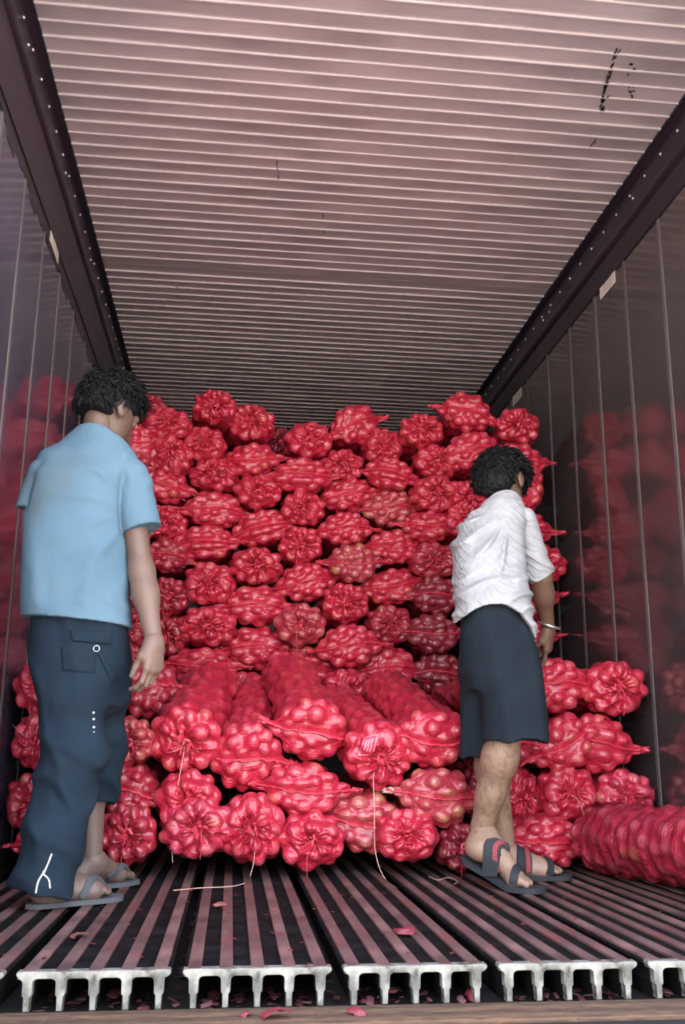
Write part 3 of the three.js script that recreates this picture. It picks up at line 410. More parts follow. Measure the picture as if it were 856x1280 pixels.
// ---------------------------------------------------------------- figures: distance fields meshed with surface nets
const smin = (a, b, k) => { const h = Math.max(k - Math.abs(a - b), 0) / k; return Math.min(a, b) - h * h * k * 0.25; };
function surfaceNets(f, lo, hi, cell) {
  const nx = Math.ceil((hi.x - lo.x) / cell) + 1, ny = Math.ceil((hi.y - lo.y) / cell) + 1, nz = Math.ceil((hi.z - lo.z) / cell) + 1, S = nx * ny, D = new Float32Array(nx * ny * nz), B = 6;
  for (let k = 0; k < nz; k += B) for (let j = 0; j < ny; j += B) for (let i = 0; i < nx; i += B) {
    const half = B / 2 * cell, c = f(lo.x + i * cell + half, lo.y + j * cell + half, lo.z + k * cell + half), far = Math.abs(c) > half * 1.74 * 1.5 + 0.02;
    for (let kk = k; kk < Math.min(nz, k + B); kk++) for (let jj = j; jj < Math.min(ny, j + B); jj++) for (let ii = i; ii < Math.min(nx, i + B); ii++) D[kk * S + jj * nx + ii] = far ? c : f(lo.x + ii * cell, lo.y + jj * cell, lo.z + kk * cell);
  }
  const map = new Int32Array(nx * ny * nz).fill(-1), P = [], idx = [], off = [0, 1, nx, nx + 1, S, S + 1, S + nx, S + nx + 1], E = [[0, 1], [2, 3], [4, 5], [6, 7], [0, 2], [1, 3], [4, 6], [5, 7], [0, 4], [1, 5], [2, 6], [3, 7]];
  for (let k = 0; k < nz - 1; k++) for (let j = 0; j < ny - 1; j++) for (let i = 0; i < nx - 1; i++) {
    const o = k * S + j * nx + i; let m = 0; for (let q = 0; q < 8; q++) if (D[o + off[q]] < 0) m |= 1 << q; if (m === 0 || m === 255) continue;
    let x = 0, y = 0, z = 0, n = 0; for (const [a, b] of E) { const da = D[o + off[a]], db = D[o + off[b]]; if ((da < 0) === (db < 0)) continue; const t = da / (da - db); x += (a & 1) + t * ((b & 1) - (a & 1)); y += ((a >> 1) & 1) + t * (((b >> 1) & 1) - ((a >> 1) & 1)); z += (a >> 2) + t * ((b >> 2) - (a >> 2)); n++; }
    map[o] = P.length / 3; P.push(lo.x + (i + x / n) * cell, lo.y + (j + y / n) * cell, lo.z + (k + z / n) * cell);
  }
  const quad = (a, b, c, d, fl) => { if (a < 0 || b < 0 || c < 0 || d < 0) return; fl ? idx.push(a, c, b, b, c, d) : idx.push(a, b, c, b, d, c); };
  for (let k = 1; k < nz - 1; k++) for (let j = 1; j < ny - 1; j++) for (let i = 1; i < nx - 1; i++) {
    const o = k * S + j * nx + i, s = D[o] < 0;
    if (s !== D[o + 1] < 0) quad(map[o - nx - S], map[o - S], map[o - nx], map[o], !s);
    if (s !== D[o + nx] < 0) quad(map[o - 1 - S], map[o - S], map[o - 1], map[o], s);
    if (s !== D[o + S] < 0) quad(map[o - 1 - nx], map[o - nx], map[o - 1], map[o], !s);
  }
  const g = new THREE.BufferGeometry(), pos = new Float32Array(P); g.setAttribute('position', new THREE.BufferAttribute(pos, 3));
  const uv = new Float32Array(P.length / 3 * 2); for (let i = 0; i < uv.length / 2; i++) { uv[i * 2] = (pos[i * 3] + pos[i * 3 + 2] * 0.8) * 5; uv[i * 2 + 1] = pos[i * 3 + 1] * 5; } g.setAttribute('uv', new THREE.BufferAttribute(uv, 2));
  // normals from the field itself
  const nr = new Float32Array(P.length), e = cell * 0.6; for (let i = 0; i < P.length; i += 3) { const x = pos[i], y = pos[i + 1], z = pos[i + 2]; const v = V(f(x + e, y, z) - f(x - e, y, z), f(x, y + e, z) - f(x, y - e, z), f(x, y, z + e) - f(x, y, z - e)).normalize(); nr[i] = v.x; nr[i + 1] = v.y; nr[i + 2] = v.z; }
  g.setAttribute('normal', new THREE.BufferAttribute(nr, 3)); g.setIndex(idx); return g;
}
const cone = (a, b, ra, rb = ra) => { const bx = b.x - a.x, by = b.y - a.y, bz = b.z - a.z, L = bx * bx + by * by + bz * bz || 1e-9; return (x, y, z) => { const px = x - a.x, py = y - a.y, pz = z - a.z, t = Math.min(1, Math.max(0, (px * bx + py * by + pz * bz) / L)), dx = px - bx * t, dy = py - by * t, dz = pz - bz * t; return Math.sqrt(dx * dx + dy * dy + dz * dz) - (ra + (rb - ra) * t); }; };
const ell = (c, rx, ry, rz, ax = V(1, 0, 0), ay = V(0, 1, 0), az = V(0, 0, 1)) => (x, y, z) => { const dx = x - c.x, dy = y - c.y, dz = z - c.z, u = (dx * ax.x + dy * ax.y + dz * ax.z) / rx, v = (dx * ay.x + dy * ay.y + dz * ay.z) / ry, w = (dx * az.x + dy * az.y + dz * az.z) / rz, l = Math.sqrt(u * u + v * v + w * w); return (l - 1) * Math.min(rx, ry, rz) * (l < 1 ? 1 : 1); };
const blend = (k, ...fs) => (x, y, z) => { let d = fs[0](x, y, z); for (let i = 1; i < fs.length; i++) d = smin(d, fs[i](x, y, z), k); return d; };
const cut = (f, p, n) => { const m = n.clone().normalize(), o = m.dot(p); return (x, y, z) => Math.max(f(x, y, z), x * m.x + y * m.y + z * m.z - o); }; // keeps what lies behind the plane
const shell = (f, t) => (x, y, z) => { const d = f(x, y, z); return Math.max(d, -d - t); };
const plus = (f, h) => (x, y, z) => { const d = f(x, y, z); return Math.abs(d) > 0.05 ? d : d - h(x, y, z); };
// a tube of oval slices: rows of [y, x centre, z centre, half width, half depth]
function oval(rows, e = 2.4) {
  return (x, y, z) => {
    let i = 0; while (i < rows.length - 2 && y < rows[i + 1][0]) i++;
    const a = rows[i], b = rows[i + 1], t = clamp((a[0] - y) / (a[0] - b[0])), s = t * t * (3 - 2 * t) * 0.5 + t * 0.5, q = n => a[n] + (b[n] - a[n]) * s, hx = q(3), hz = q(4), u = Math.abs((x - q(1)) / hx), w = Math.abs((z - q(2)) / hz);
    const d = (Math.pow(Math.pow(u, e) + Math.pow(w, e), 1 / e) - 1) * Math.min(hx, hz), o = Math.max(y - rows[0][0], rows[rows.length - 1][0] - y);
    return o > 0 ? Math.hypot(Math.max(d, 0), o) + Math.min(d, 0) * 0 : Math.max(d, o);
  };
}
function hit(f, px, py, Z0, Z1) { const a = at(px, py, Z0), b = at(px, py, Z1), L = a.distanceTo(b), d = b.clone().sub(a).normalize(); let t = 0; for (let i = 0; i < 400 && t < L; i++) { const h = f(a.x + d.x * t, a.y + d.y * t, a.z + d.z * t); if (h < 0.0006) break; t += Math.max(0.0008, h * 0.6); } return a.addScaledVector(d, t); }
// a piece of cloth lying on a garment: corners as seen, wrapped over the garment's own surface
function patch(f, q, Z0, Z1, th, nu = 14, nv = 8) {
  const P = (u, v) => { const x = lerp(lerp(q[0][0], q[1][0], u), lerp(q[3][0], q[2][0], u), v), y = lerp(lerp(q[0][1], q[1][1], u), lerp(q[3][1], q[2][1], u), v); return hit(f, x, y, Z0, Z1); };
  const pos = [], idx = [], W = nu + 1, H = nv + 1, tow = FW.clone().negate();
  for (const s of [1, -1]) for (let j = 0; j < H; j++) for (let i = 0; i < W; i++) { const edge = (i === 0 || j === 0 || i === nu || j === nv) ? 0.3 : 1, p = P(i / nu, j / nv).addScaledVector(tow, s > 0 ? th * edge : -0.004); pos.push(p.x, p.y, p.z); }
  for (let s = 0; s < 2; s++) for (let j = 0; j < nv; j++) for (let i = 0; i < nu; i++) { const a = s * W * H + j * W + i, b = a + 1, c = a + W, d = c + 1; s ? idx.push(a, b, c, b, d, c) : idx.push(a, c, b, b, c, d); }
  const rim = []; for (let i = 0; i < nu; i++) rim.push(i); for (let j = 0; j < nv; j++) rim.push(j * W + nu); for (let i = nu; i > 0; i--) rim.push(nv * W + i); for (let j = nv; j > 0; j--) rim.push(j * W);
  rim.forEach((a, i) => { const b = rim[(i + 1) % rim.length], o = W * H; idx.push(a, b, a + o, b, b + o, a + o); });
  const g = new THREE.BufferGeometry(); g.setAttribute('position', new THREE.Float32BufferAttribute(pos, 3)); g.setIndex(idx); g.computeVertexNormals(); return g;
}
function frame(f, u) { const F = f.clone().normalize(), R = F.clone().cross(u).normalize(), U = R.clone().cross(F); return { F, R, U, p: (c, a, b, d) => c.clone().addScaledVector(R, a).addScaledVector(U, b).addScaledVector(F, d) }; }
function head(c, f, up, s = 1) { // c between the ears; R = the person's right
  const A = frame(f, up), q = (a, b, d) => A.p(c, a * s, b * s, d * s), E = (a, b, d, x, y, z) => ell(q(a, b, d), x * s, y * s, z * s, A.R, A.U, A.F);
  const skull = blend(0.03, E(0, 0.03, -0.008, 0.072, 0.082, 0.092), E(0, -0.035, 0.03, 0.056, 0.062, 0.06), E(0, -0.075, 0.052, 0.03, 0.024, 0.03));
  const nose = blend(0.012, cone(q(0, 0.015, 0.088), q(0, -0.028, 0.106), 0.008 * s, 0.012 * s), cone(q(-0.012, -0.032, 0.092), q(0.012, -0.032, 0.092), 0.008 * s));
  const brow = cone(q(-0.036, 0.03, 0.076), q(0.036, 0.03, 0.076), 0.011 * s), lips = cone(q(-0.018, -0.058, 0.084), q(0.018, -0.058, 0.084), 0.008 * s);
  let d = blend(0.018, skull, nose, brow); d = blend(0.008, d, lips);
  const sock = [1, -1].map(k => E(k * 0.031, 0.012, 0.086, 0.016, 0.011, 0.014)), eye = [1, -1].map(k => E(k * 0.031, 0.012, 0.076, 0.013, 0.012, 0.013));
  const mouth = cone(q(-0.02, -0.058, 0.094), q(0.02, -0.058, 0.094), 0.0025 * s);
  const ear = [1, -1].map(k => { const o = E(k * 0.078, 0.0, -0.008, 0.011, 0.033, 0.021), i = E(k * 0.088, 0.004, -0.004, 0.008, 0.021, 0.012), l = E(k * 0.077, -0.027, 0.0, 0.008, 0.01, 0.01); return (x, y, z) => smin(Math.max(o(x, y, z), -i(x, y, z)), l(x, y, z), 0.008); });
  const fn = (x, y, z) => { let h = d(x, y, z); h = Math.max(h, -Math.min(sock[0](x, y, z), sock[1](x, y, z))); h = Math.min(h, eye[0](x, y, z), eye[1](x, y, z)); h = Math.max(h, -mouth(x, y, z)); return smin(h, Math.min(ear[0](x, y, z), ear[1](x, y, z)), 0.008); };
  return { f: fn, skull, A, q };
}
// T direction of the hand, N back of the hand, S towards the thumb; curl per finger, thumb last
function hand(w, T, N, thumb, curl, s = 1) {
  const t = T.clone().normalize(), n = N.clone().addScaledVector(t, -N.dot(t)).normalize(), S = t.clone().cross(n).multiplyScalar(thumb), q = (a, b, c) => w.clone().addScaledVector(S, a * s).addScaledVector(t, b * s).addScaledVector(n, c * s), palm = [], fing = [];
  [[0.03, 0.088, 0.002, 0.042, 0.0092], [0.0105, 0.092, 0.005, 0.046, 0.0095], [-0.0095, 0.088, 0.004, 0.042, 0.009], [-0.028, 0.079, 0, 0.033, 0.0078]].forEach(([a, b, c, l, r], i) => {
    const k = q(a, b, c); palm.push(cone(q(a * 0.55, 0.01, 0), k, 0.016 * s, 0.0115 * s)); let p = k, ang = 0; const cu = curl[i], spread = a * 0.5;
    [1, 0.62, 0.5].forEach((m, j) => { ang += cu[j]; const dir = t.clone().multiplyScalar(Math.cos(ang)).addScaledVector(n, -Math.sin(ang)).addScaledVector(S, spread * Math.cos(ang)).normalize(), e = p.clone().addScaledVector(dir, l * m * s); fing.push([i, cone(p, e, r * (1 - 0.08 * j) * s, r * (0.93 - 0.1 * j) * s)]); p = e; });
  });
  const th = [q(0.018, 0.022, -0.004), q(0.04 + curl[4][0], 0.052, -0.016), q(0.047 + curl[4][1], 0.083, -0.026 - curl[4][2]), q(0.044 + curl[4][1] * 0.6, 0.106, -0.03 - curl[4][2] * 1.6)];
  const base = blend(0.02, ...palm, cone(q(0, -0.004, 0), q(0, 0.014, 0), 0.0225 * s, 0.0235 * s), cone(th[0], th[1], 0.016 * s, 0.0135 * s)), tf = [cone(th[1], th[2], 0.0115 * s, 0.0105 * s), cone(th[2], th[3], 0.0105 * s, 0.0085 * s)];
  const gf = [0, 1, 2, 3].map(i => blend(0.004, ...fing.filter(x => x[0] === i).map(x => x[1])));
  return (x, y, z) => { let d = base(x, y, z); for (const g of gf) d = smin(d, g(x, y, z), 0.007); return smin(d, smin(tf[0](x, y, z), tf[1](x, y, z), 0.004), 0.008); };
}
// heel h and ball b on the sole, F forward along the toes
function foot(ank, heel, ball, toeDir, side, s = 1) {
  const up = V(0, 1, 0), F = toeDir.clone().normalize(), R = F.clone().cross(up).normalize().multiplyScalar(side), U = up, P = (o, a, b, c) => o.clone().addScaledVector(R, a * s).addScaledVector(U, b * s).addScaledVector(F, c * s);
  const main = blend(0.03, cone(ank, P(heel, 0, 0.036, 0.03), 0.031 * s, 0.034 * s), cone(P(heel, 0, 0.03, 0.028), P(heel, 0, 0.026, 0.05), 0.03 * s), cone(P(ank, 0, -0.014, 0.022), P(ball, 0.008, 0.026, 0), 0.034 * s, 0.025 * s), cone(P(ball, -0.022, 0.02, -0.012), P(ball, 0.024, 0.021, 0.004), 0.02 * s), cone(P(heel, -0.005, 0.026, 0.05), P(ball, -0.02, 0.02, -0.01), 0.026 * s, 0.02 * s));
  const toes = [[0.028, 0.05, 0.0125], [0.009, 0.052, 0.0092], [-0.006, 0.046, 0.0088], [-0.02, 0.038, 0.0085], [-0.033, 0.027, 0.008]].map(([a, l, r]) => blend(0.004, cone(P(ball, a * 0.95, 0.018, 0.002), P(ball, a * 1.05, 0.02, l * 0.6), r * s, r * s), cone(P(ball, a * 1.05, 0.02, l * 0.6), P(ball, a * 1.08, 0.0135, l), r * s, r * 0.92 * s)));
  return (x, y, z) => { let d = main(x, y, z); for (const t of toes) d = smin(d, t(x, y, z), 0.007); return d; };
}
function box3(pts, m) { const lo = V(1e9, 1e9, 1e9), hi = V(-1e9, -1e9, -1e9); for (const p of pts) { lo.min(p); hi.max(p); } return [lo.subScalar(m), hi.addScalar(m)]; }
function skin(g, tone) { const p = g.attributes.position, c = new Float32Array(p.count * 3); for (let i = 0; i < p.count; i++) { const x = p.getX(i), y = p.getY(i), z = p.getZ(i), n = 1 + 0.16 * fbm(x * 22, y * 22, z * 22, 3) + 0.08 * noise(x * 160, y * 160, z * 160), t = tone(x, y, z); c[i * 3] = t[0] * n; c[i * 3 + 1] = t[1] * n; c[i * 3 + 2] = t[2] * n; } g.setAttribute('color', new THREE.BufferAttribute(c, 3)); return g; }
const mSkin = std({ vertexColors: true, roughness: 0.52, bumpMap: tex(128, 128, (u, v) => [0.5 + 0.5 * tnoise(u, v, 24, 3, 33)], false, [3, 3]), bumpScale: 0.0006 });
const clothTex = tex(256, 256, (u, v) => { const n = 0.92 + 0.12 * tnoise(u, v, 3, 4, 81), w = 0.02 * Math.sin(u * 640) * Math.sin(v * 640); return [n + w, n + w, n + w]; }, true), clothBump = tex(256, 256, (u, v) => [0.5 + 0.4 * tnoise(u, v, 4, 4, 83)], false);
const cloth = (r, g, b, o = {}) => std({ color: lin(r, g, b), map: clothTex, bumpMap: clothBump, bumpScale: 0.004, roughness: 0.92, specularIntensity: 0.35, ...o });
const mHair = std({ color: lin(0.008, 0.008, 0.009), roughness: 0.62, specularIntensity: 0.3 });
function hairTufts(fn, c, A, n, seed, len, keep) { // locks: bent tapering strands standing on the hair's surface
  const r = rng(seed), out = [];
  for (let i = 0; i < n * 6 && out.length < n; i++) {
    const d = V(r() * 2 - 1, r() * 2 - 1, r() * 2 - 1); if (d.lengthSq() > 1 || d.lengthSq() < 0.01) continue; d.normalize(); let t = 0.16; for (let k = 0; k < 60; k++) { const h = fn(c.x + d.x * t, c.y + d.y * t, c.z + d.z * t); if (h < 0.001) break; t -= Math.max(h * 0.7, 0.001); } if (t < 0.04 || !keep(d)) continue;
    const p = c.clone().addScaledVector(d, t - 0.006), tan = V(r() - 0.5, -0.55 + r() * 0.5, r() - 0.5); tan.addScaledVector(d, -tan.dot(d)).normalize(); const L = len * (0.6 + 0.8 * r()), cu = 0.25 + 0.5 * r();
    const pts = [p, p.clone().addScaledVector(tan, L * 0.35).addScaledVector(d, 0.009), p.clone().addScaledVector(tan, L * 0.7).addScaledVector(d, 0.011 * cu + 0.003).add(V(r() - 0.5, r() - 0.5, r() - 0.5).multiplyScalar(0.012)), p.clone().addScaledVector(tan, L).addScaledVector(d, 0.012 * cu + (r() - 0.3) * 0.012)];
    const g = new THREE.TubeGeometry(new THREE.CatmullRomCurve3(pts), 6, 0.0039, 5), q = g.attributes.position; for (let k = 0; k <= 6; k++) { const cc = new THREE.CatmullRomCurve3(pts).getPointAt(k / 6), sc = [0.7, 1, 1, 0.9, 0.7, 0.45, 0.08][k]; for (let m = 0; m < 6; m++) { const o = k * 6 + m; q.setXYZ(o, cc.x + (q.getX(o) - cc.x) * sc, cc.y + (q.getY(o) - cc.y) * sc, cc.z + (q.getZ(o) - cc.z) * sc); } }
    g.computeVertexNormals(); out.push(g);
  }
  return mergeGeometries(out);
}
function soleGeo(heel, ball, dir, side, len, w, th, lift = 0) { // foot-shaped slab that bends at the ball when the heel is lifted
  const F = dir.clone().normalize(), R = F.clone().cross(V(0, 1, 0)).normalize().multiplyScalar(side), L0 = V(ball.x - heel.x, 0, ball.z - heel.z).length(), pos = [], idx = [], N = 26, M = 8;
  const prof = t => { const a = t < 0.12 ? Math.sqrt(Math.max(0, 1 - Math.pow(1 - t / 0.12, 2))) : t > 0.84 ? Math.sqrt(Math.max(0, 1 - Math.pow((t - 0.84) / 0.16, 2))) : 1; return a * (0.34 + 0.03 * Math.sin(t * 3) + 0.17 * sst(0.35, 0.72, t)) * w; };
  for (let s = 0; s < 2; s++) for (let i = 0; i <= N; i++) { const t = i / N, z = t * len - 0.012, hgt = z < L0 ? lift * Math.pow(1 - z / L0, 1.15) : 0, pw = prof(t), ox = 0.12 * w * sst(0.2, 0.8, t); for (let j = 0; j <= M; j++) { const x = (j / M * 2 - 1) * pw + ox * 0.4, p = V(heel.x, 0, heel.z).addScaledVector(F, z).addScaledVector(R, x); pos.push(p.x, hgt + (s ? 0.001 : th), p.z); } }
  const W = M + 1, H = (N + 1) * W; for (let s = 0; s < 2; s++) for (let i = 0; i < N; i++) for (let j = 0; j < M; j++) { const a = s * H + i * W + j, b = a + 1, c = a + W, d = c + 1; (s === 0) === (side > 0) ? idx.push(a, b, c, b, d, c) : idx.push(a, c, b, b, c, d); }
  for (let i = 0; i < N; i++) for (const j of [0, M]) { const a = i * W + j, c = a + W, b = a + H, d = c + H; j ? idx.push(a, c, b, b, c, d) : idx.push(a, b, c, b, d, c); }
  let g = new THREE.BufferGeometry(); g.setAttribute('position', new THREE.Float32BufferAttribute(pos, 3)); g.setIndex(idx); g = toCreasedNormals(g, 0.7); return g;
}
function strapGeo(f, a, b, peak, wdt, th, n = 14) { // a band from a over the foot to b, lying on the field f
  const pts = [], nor = [], mid = a.clone().add(b).multiplyScalar(0.5); for (let i = 0; i <= n; i++) { const t = i / n, p = a.clone().lerp(b, t); p.addScaledVector(peak, Math.sin(t * Math.PI)); for (let k = 0; k < 30; k++) { const h = f(p.x, p.y, p.z); if (Math.abs(h - 0.002) < 0.0006) break; const e = 0.002, g = V(f(p.x + e, p.y, p.z) - h, f(p.x, p.y + e, p.z) - h, f(p.x, p.y, p.z + e) - h).normalize(); if (h > 0.03) break; p.addScaledVector(g, (0.002 - h) * 0.7); } const e = 0.002, h = f(p.x, p.y, p.z); nor.push(V(f(p.x + e, p.y, p.z) - h, f(p.x, p.y + e, p.z) - h, f(p.x, p.y, p.z + e) - h).normalize()); pts.push(p); }
  for (let k = 0; k < 6; k++) { const a = pts.map(p => p.clone()), m = nor.map(p => p.clone()); for (let i = 1; i < n; i++) { pts[i].copy(a[i]).multiplyScalar(0.5).addScaledVector(a[i - 1], 0.25).addScaledVector(a[i + 1], 0.25); const h = f(pts[i].x, pts[i].y, pts[i].z); if (h < 0.001) pts[i].addScaledVector(m[i], 0.0015 - h); nor[i].copy(m[i]).addScaledVector(m[i - 1], 0.6).addScaledVector(m[i + 1], 0.6).normalize(); } nor[0].copy(nor[1]); nor[n].copy(nor[n - 1]); }
  const pos = [], idx = []; for (let i = 0; i <= n; i++) { const tg = pts[Math.min(n, i + 1)].clone().sub(pts[Math.max(0, i - 1)]).normalize(), s = tg.clone().cross(nor[i]).normalize(); for (const [u, v] of [[-0.5, 0], [-0.46, 1], [0.46, 1], [0.5, 0]]) { const p = pts[i].clone().addScaledVector(s, u * wdt).addScaledVector(nor[i], v * th); pos.push(p.x, p.y, p.z); } }
  for (let i = 0; i < n; i++) for (let k = 0; k < 4; k++) { const a2 = i * 4 + k, b2 = i * 4 + (k + 1) % 4; idx.push(a2, a2 + 4, b2, b2, a2 + 4, b2 + 4); }
  idx.push(0, 1, 2, 0, 2, 3); const o = n * 4; idx.push(o, o + 2, o + 1, o, o + 3, o + 2);
  const g = new THREE.BufferGeometry(); g.setAttribute('position', new THREE.Float32BufferAttribute(pos, 3)); g.setIndex(idx); return toCreasedNormals(g, 0.6);
}
const mSole = std({ color: lin(0.022, 0.025, 0.03), roughness: 0.8 }), mStrap = std({ color: lin(0.016, 0.019, 0.023), roughness: 0.75 }), mRedStrap = std({ color: lin(0.24, 0.04, 0.045), roughness: 0.7 });
const mSteel = std({ color: lin(0.75, 0.75, 0.74), metalness: 0.9, roughness: 0.25 }), mWhiteCord = std({ color: lin(0.75, 0.74, 0.7), roughness: 0.8 });

{ // ------------------------------------------------ the man in blue, standing with his back to us, face turned to the right
  const man = thing('person', 'man in faded light blue t-shirt and dark cargo trousers standing with one arm hanging', 'person');
  const tone = (x, y, z) => [0.115, 0.066, 0.047];
  const hc = at(136, 516, 2.95), H = head(hc, V(0.62, -0.48, -0.66), V(0.16, 1, -0.18), 1.0);
  const neckB = at(122, 556, 2.94), shR = at(161, 600, 2.93), shL = at(58, 600, 2.92), elR = at(177, 716, 2.9), wrR = at(193, 800, 2.84), elL = at(60, 690, 3.02), wrL = at(92, 715, 3.22);
  const hipL = at(76, 812, 2.92), hipR = at(122, 812, 2.99), knL = at(92, 940, 2.88), anL = at(56, 1094, 2.81), knR = at(112, 935, 3.1), anR = at(114, 1084, 3.1);
  const heelL = V(-0.512, 0.014, zOf(2.785)), fdL = V(0.82, 0, -0.57).normalize(), ballL = heelL.clone().addScaledVector(fdL, 0.175);
  const heelR = V(anR.x - 0.055, 0.014, anR.z + 0.03), fdR = V(0.62, 0, -0.78).normalize(), ballR = heelR.clone().addScaledVector(fdR, 0.175);
  const footL = foot(V(anL.x, 0.088, anL.z), heelL, ballL, fdL, -1), footR = foot(V(anR.x, 0.09, anR.z), heelR, ballR, fdR, 1);
  const T0 = V(0.02, -1, 0.1).normalize(), arm = blend(0.03, cone(shR, elR, 0.041, 0.035), cone(elR, elR.clone().lerp(wrR, 0.35), 0.038, 0.036), cone(elR.clone().lerp(wrR, 0.3), wrR.clone().addScaledVector(T0, 0.012), 0.036, 0.0255));
  const body = blend(0.035, cone(shL, shR, 0.03), cone(neckB, hc.clone().addScaledVector(H.A.U, -0.05).addScaledVector(H.A.F, -0.015), 0.05, 0.047), cone(at(112, 610, 2.94), at(102, 780, 2.95), 0.09, 0.1), arm, cone(shL, elL, 0.04, 0.034), cone(elL, wrL, 0.034, 0.025), cone(hipL, knL, 0.068, 0.046), cone(hipR, knR, 0.068, 0.046), cone(knL, V(anL.x, 0.09, anL.z), 0.044, 0.03), cone(knR, knR.clone().lerp(anR, 0.35), 0.047, 0.048), cone(knR.clone().lerp(anR, 0.3), V(anR.x, 0.09, anR.z), 0.048, 0.031));
  const T1 = V(0.02, -1, 0.1), N1 = V(0.8, 0.1, 0.62), rest = [[0.4, 0.6, 0.45], [0.5, 0.65, 0.5], [0.56, 0.7, 0.5], [0.62, 0.75, 0.55], [-0.006, -0.012, 0.012]];
  const hR = hand(wrR, T1, N1, 1, rest, 0.98), hL = hand(wrL, V(0.5, -0.2, -0.8), V(-0.5, 0.6, -0.4), -1, rest, 0.95);
  const hand0 = wrR.clone().add(V(0, -0.08, 0)), handL0 = wrL.clone().add(V(0.04, -0.02, -0.08));
  const gs = [surfaceNets(body, ...box3([shL, shR, neckB, hipL, hipR, knL, knR, anL, anR, wrR, wrL, hc], 0.13), 0.0085), surfaceNets(H.f, ...box3([hc], 0.15), 0.0038), surfaceNets(hR, ...box3([hand0], 0.125), 0.0034), surfaceNets(hL, ...box3([handL0], 0.13), 0.005), surfaceNets(footL, ...box3([heelL, ballL, ballL.clone().addScaledVector(fdL, 0.06), V(anL.x, 0.09, anL.z)], 0.05), 0.0042), surfaceNets(footR, ...box3([heelR, ballR, ballR.clone().addScaledVector(fdR, 0.06), V(anR.x, 0.09, anR.z)], 0.05), 0.0042)];
  const dusty = (x, y, z) => y < 0.32 ? [0.14, 0.095, 0.08] : [lerp(0.175, 0.125, sst(0.8, 1.15, y)), lerp(0.108, 0.072, sst(0.8, 1.15, y)), lerp(0.082, 0.053, sst(0.8, 1.15, y))];
  mesh('body', skin(mergeGeometries(gs), dusty), mSkin, man).name = 'body';
  // hair: short and wavy, longer on the crown
  const qh = H.q, cap = blend(0.03, ell(qh(0, 0.048, -0.016), 0.083, 0.082, 0.1, H.A.R, H.A.U, H.A.F), ell(qh(0, 0.0, -0.05), 0.07, 0.07, 0.06, H.A.R, H.A.U, H.A.F), ell(qh(0, 0.09, 0.012), 0.066, 0.046, 0.07, H.A.R, H.A.U, H.A.F));
  const line = (x, y, z) => { const d = V(x, y, z).sub(hc), b = d.dot(H.A.U), f = d.dot(H.A.F), r = Math.abs(d.dot(H.A.R)); return Math.max(-(b + 0.05 - 0.5 * Math.max(0, f + 0.035)) * 0.8, f - 0.085 - b * 0.2, (r > 0.058 && f > -0.03 && f < 0.05) ? 0.02 - b : -1); };
  const hairF = (x, y, z) => { const d = cap(x, y, z); if (Math.abs(d) > 0.05) return d; return Math.max(d - 0.007 * fbm(x * 26, y * 18, z * 26, 3) - 0.004 * Math.abs(noise(x * 60, y * 40, z * 60)), line(x, y, z)); };
  const hair = mesh('hair', mergeGeometries([surfaceNets(hairF, ...box3([hc], 0.165), 0.0045), hairTufts(hairF, hc.clone().addScaledVector(H.A.U, 0.03), H.A, 760, 3, 0.036, d => d.dot(H.A.U) > -0.55 && !(d.dot(H.A.F) > 0.1 && d.dot(H.A.U) < 0.35) && !(Math.abs(d.dot(H.A.R)) > 0.8 && d.dot(H.A.U) < -0.1))].map(g => { for (const k of Object.keys(g.attributes)) if (!['position', 'normal', 'uv'].includes(k)) g.deleteAttribute(k); return g; })), mHair, man); hair.name = 'hair';
  // t-shirt
  const row1 = (py, xl, xr, Z, dep) => { const a = at(xl, py, Z), b = at(xr, py, Z); return [(a.y + b.y) / 2, (a.x + b.x) / 2, a.z, (b.x - a.x) / 2, dep]; };
  const torso = oval([row1(556, 92, 150, 2.95, 0.06), row1(574, 58, 166, 2.94, 0.085), row1(600, 36, 164, 2.93, 0.11), row1(650, 30, 158, 2.93, 0.12), row1(700, 29, 160, 2.93, 0.12), row1(745, 27, 163, 2.93, 0.125), row1(800, 27, 167, 2.93, 0.13)], 2.3);
  const slR = at(176, 664, 2.92), slL = at(47, 640, 2.93), sRd = slR.clone().sub(shR), sLd = slL.clone().sub(shL);
  const tors = blend(0.05, torso, cone(at(116, 568, 2.95), at(127, 530, 2.93), 0.064, 0.06), cone(neckB.clone().add(V(0, -0.005, 0)), at(150, 585, 2.93), 0.058, 0.064), cone(neckB.clone().add(V(-0.01, -0.005, 0)), at(70, 583, 2.93), 0.058, 0.062));
  const sleeves = (x, y, z) => Math.min(cut(cone(at(160, 594, 2.93), slR.clone().addScaledVector(sRd, 0.3), 0.066, 0.067), slR, sRd.clone().add(V(0.012, 0, 0)))(x, y, z), cut(cone(at(58, 592, 2.92), slL.clone().addScaledVector(sLd, 0.3), 0.06, 0.064), slL, sLd)(x, y, z));
  const slRf = cut(cone(at(160, 594, 2.93), slR.clone().addScaledVector(sRd, 0.3), 0.066, 0.067), slR, sRd.clone().add(V(0.012, 0, 0))), slLf = cut(cone(at(58, 592, 2.92), slL.clone().addScaledVector(sLd, 0.3), 0.06, 0.064), slL, sLd);
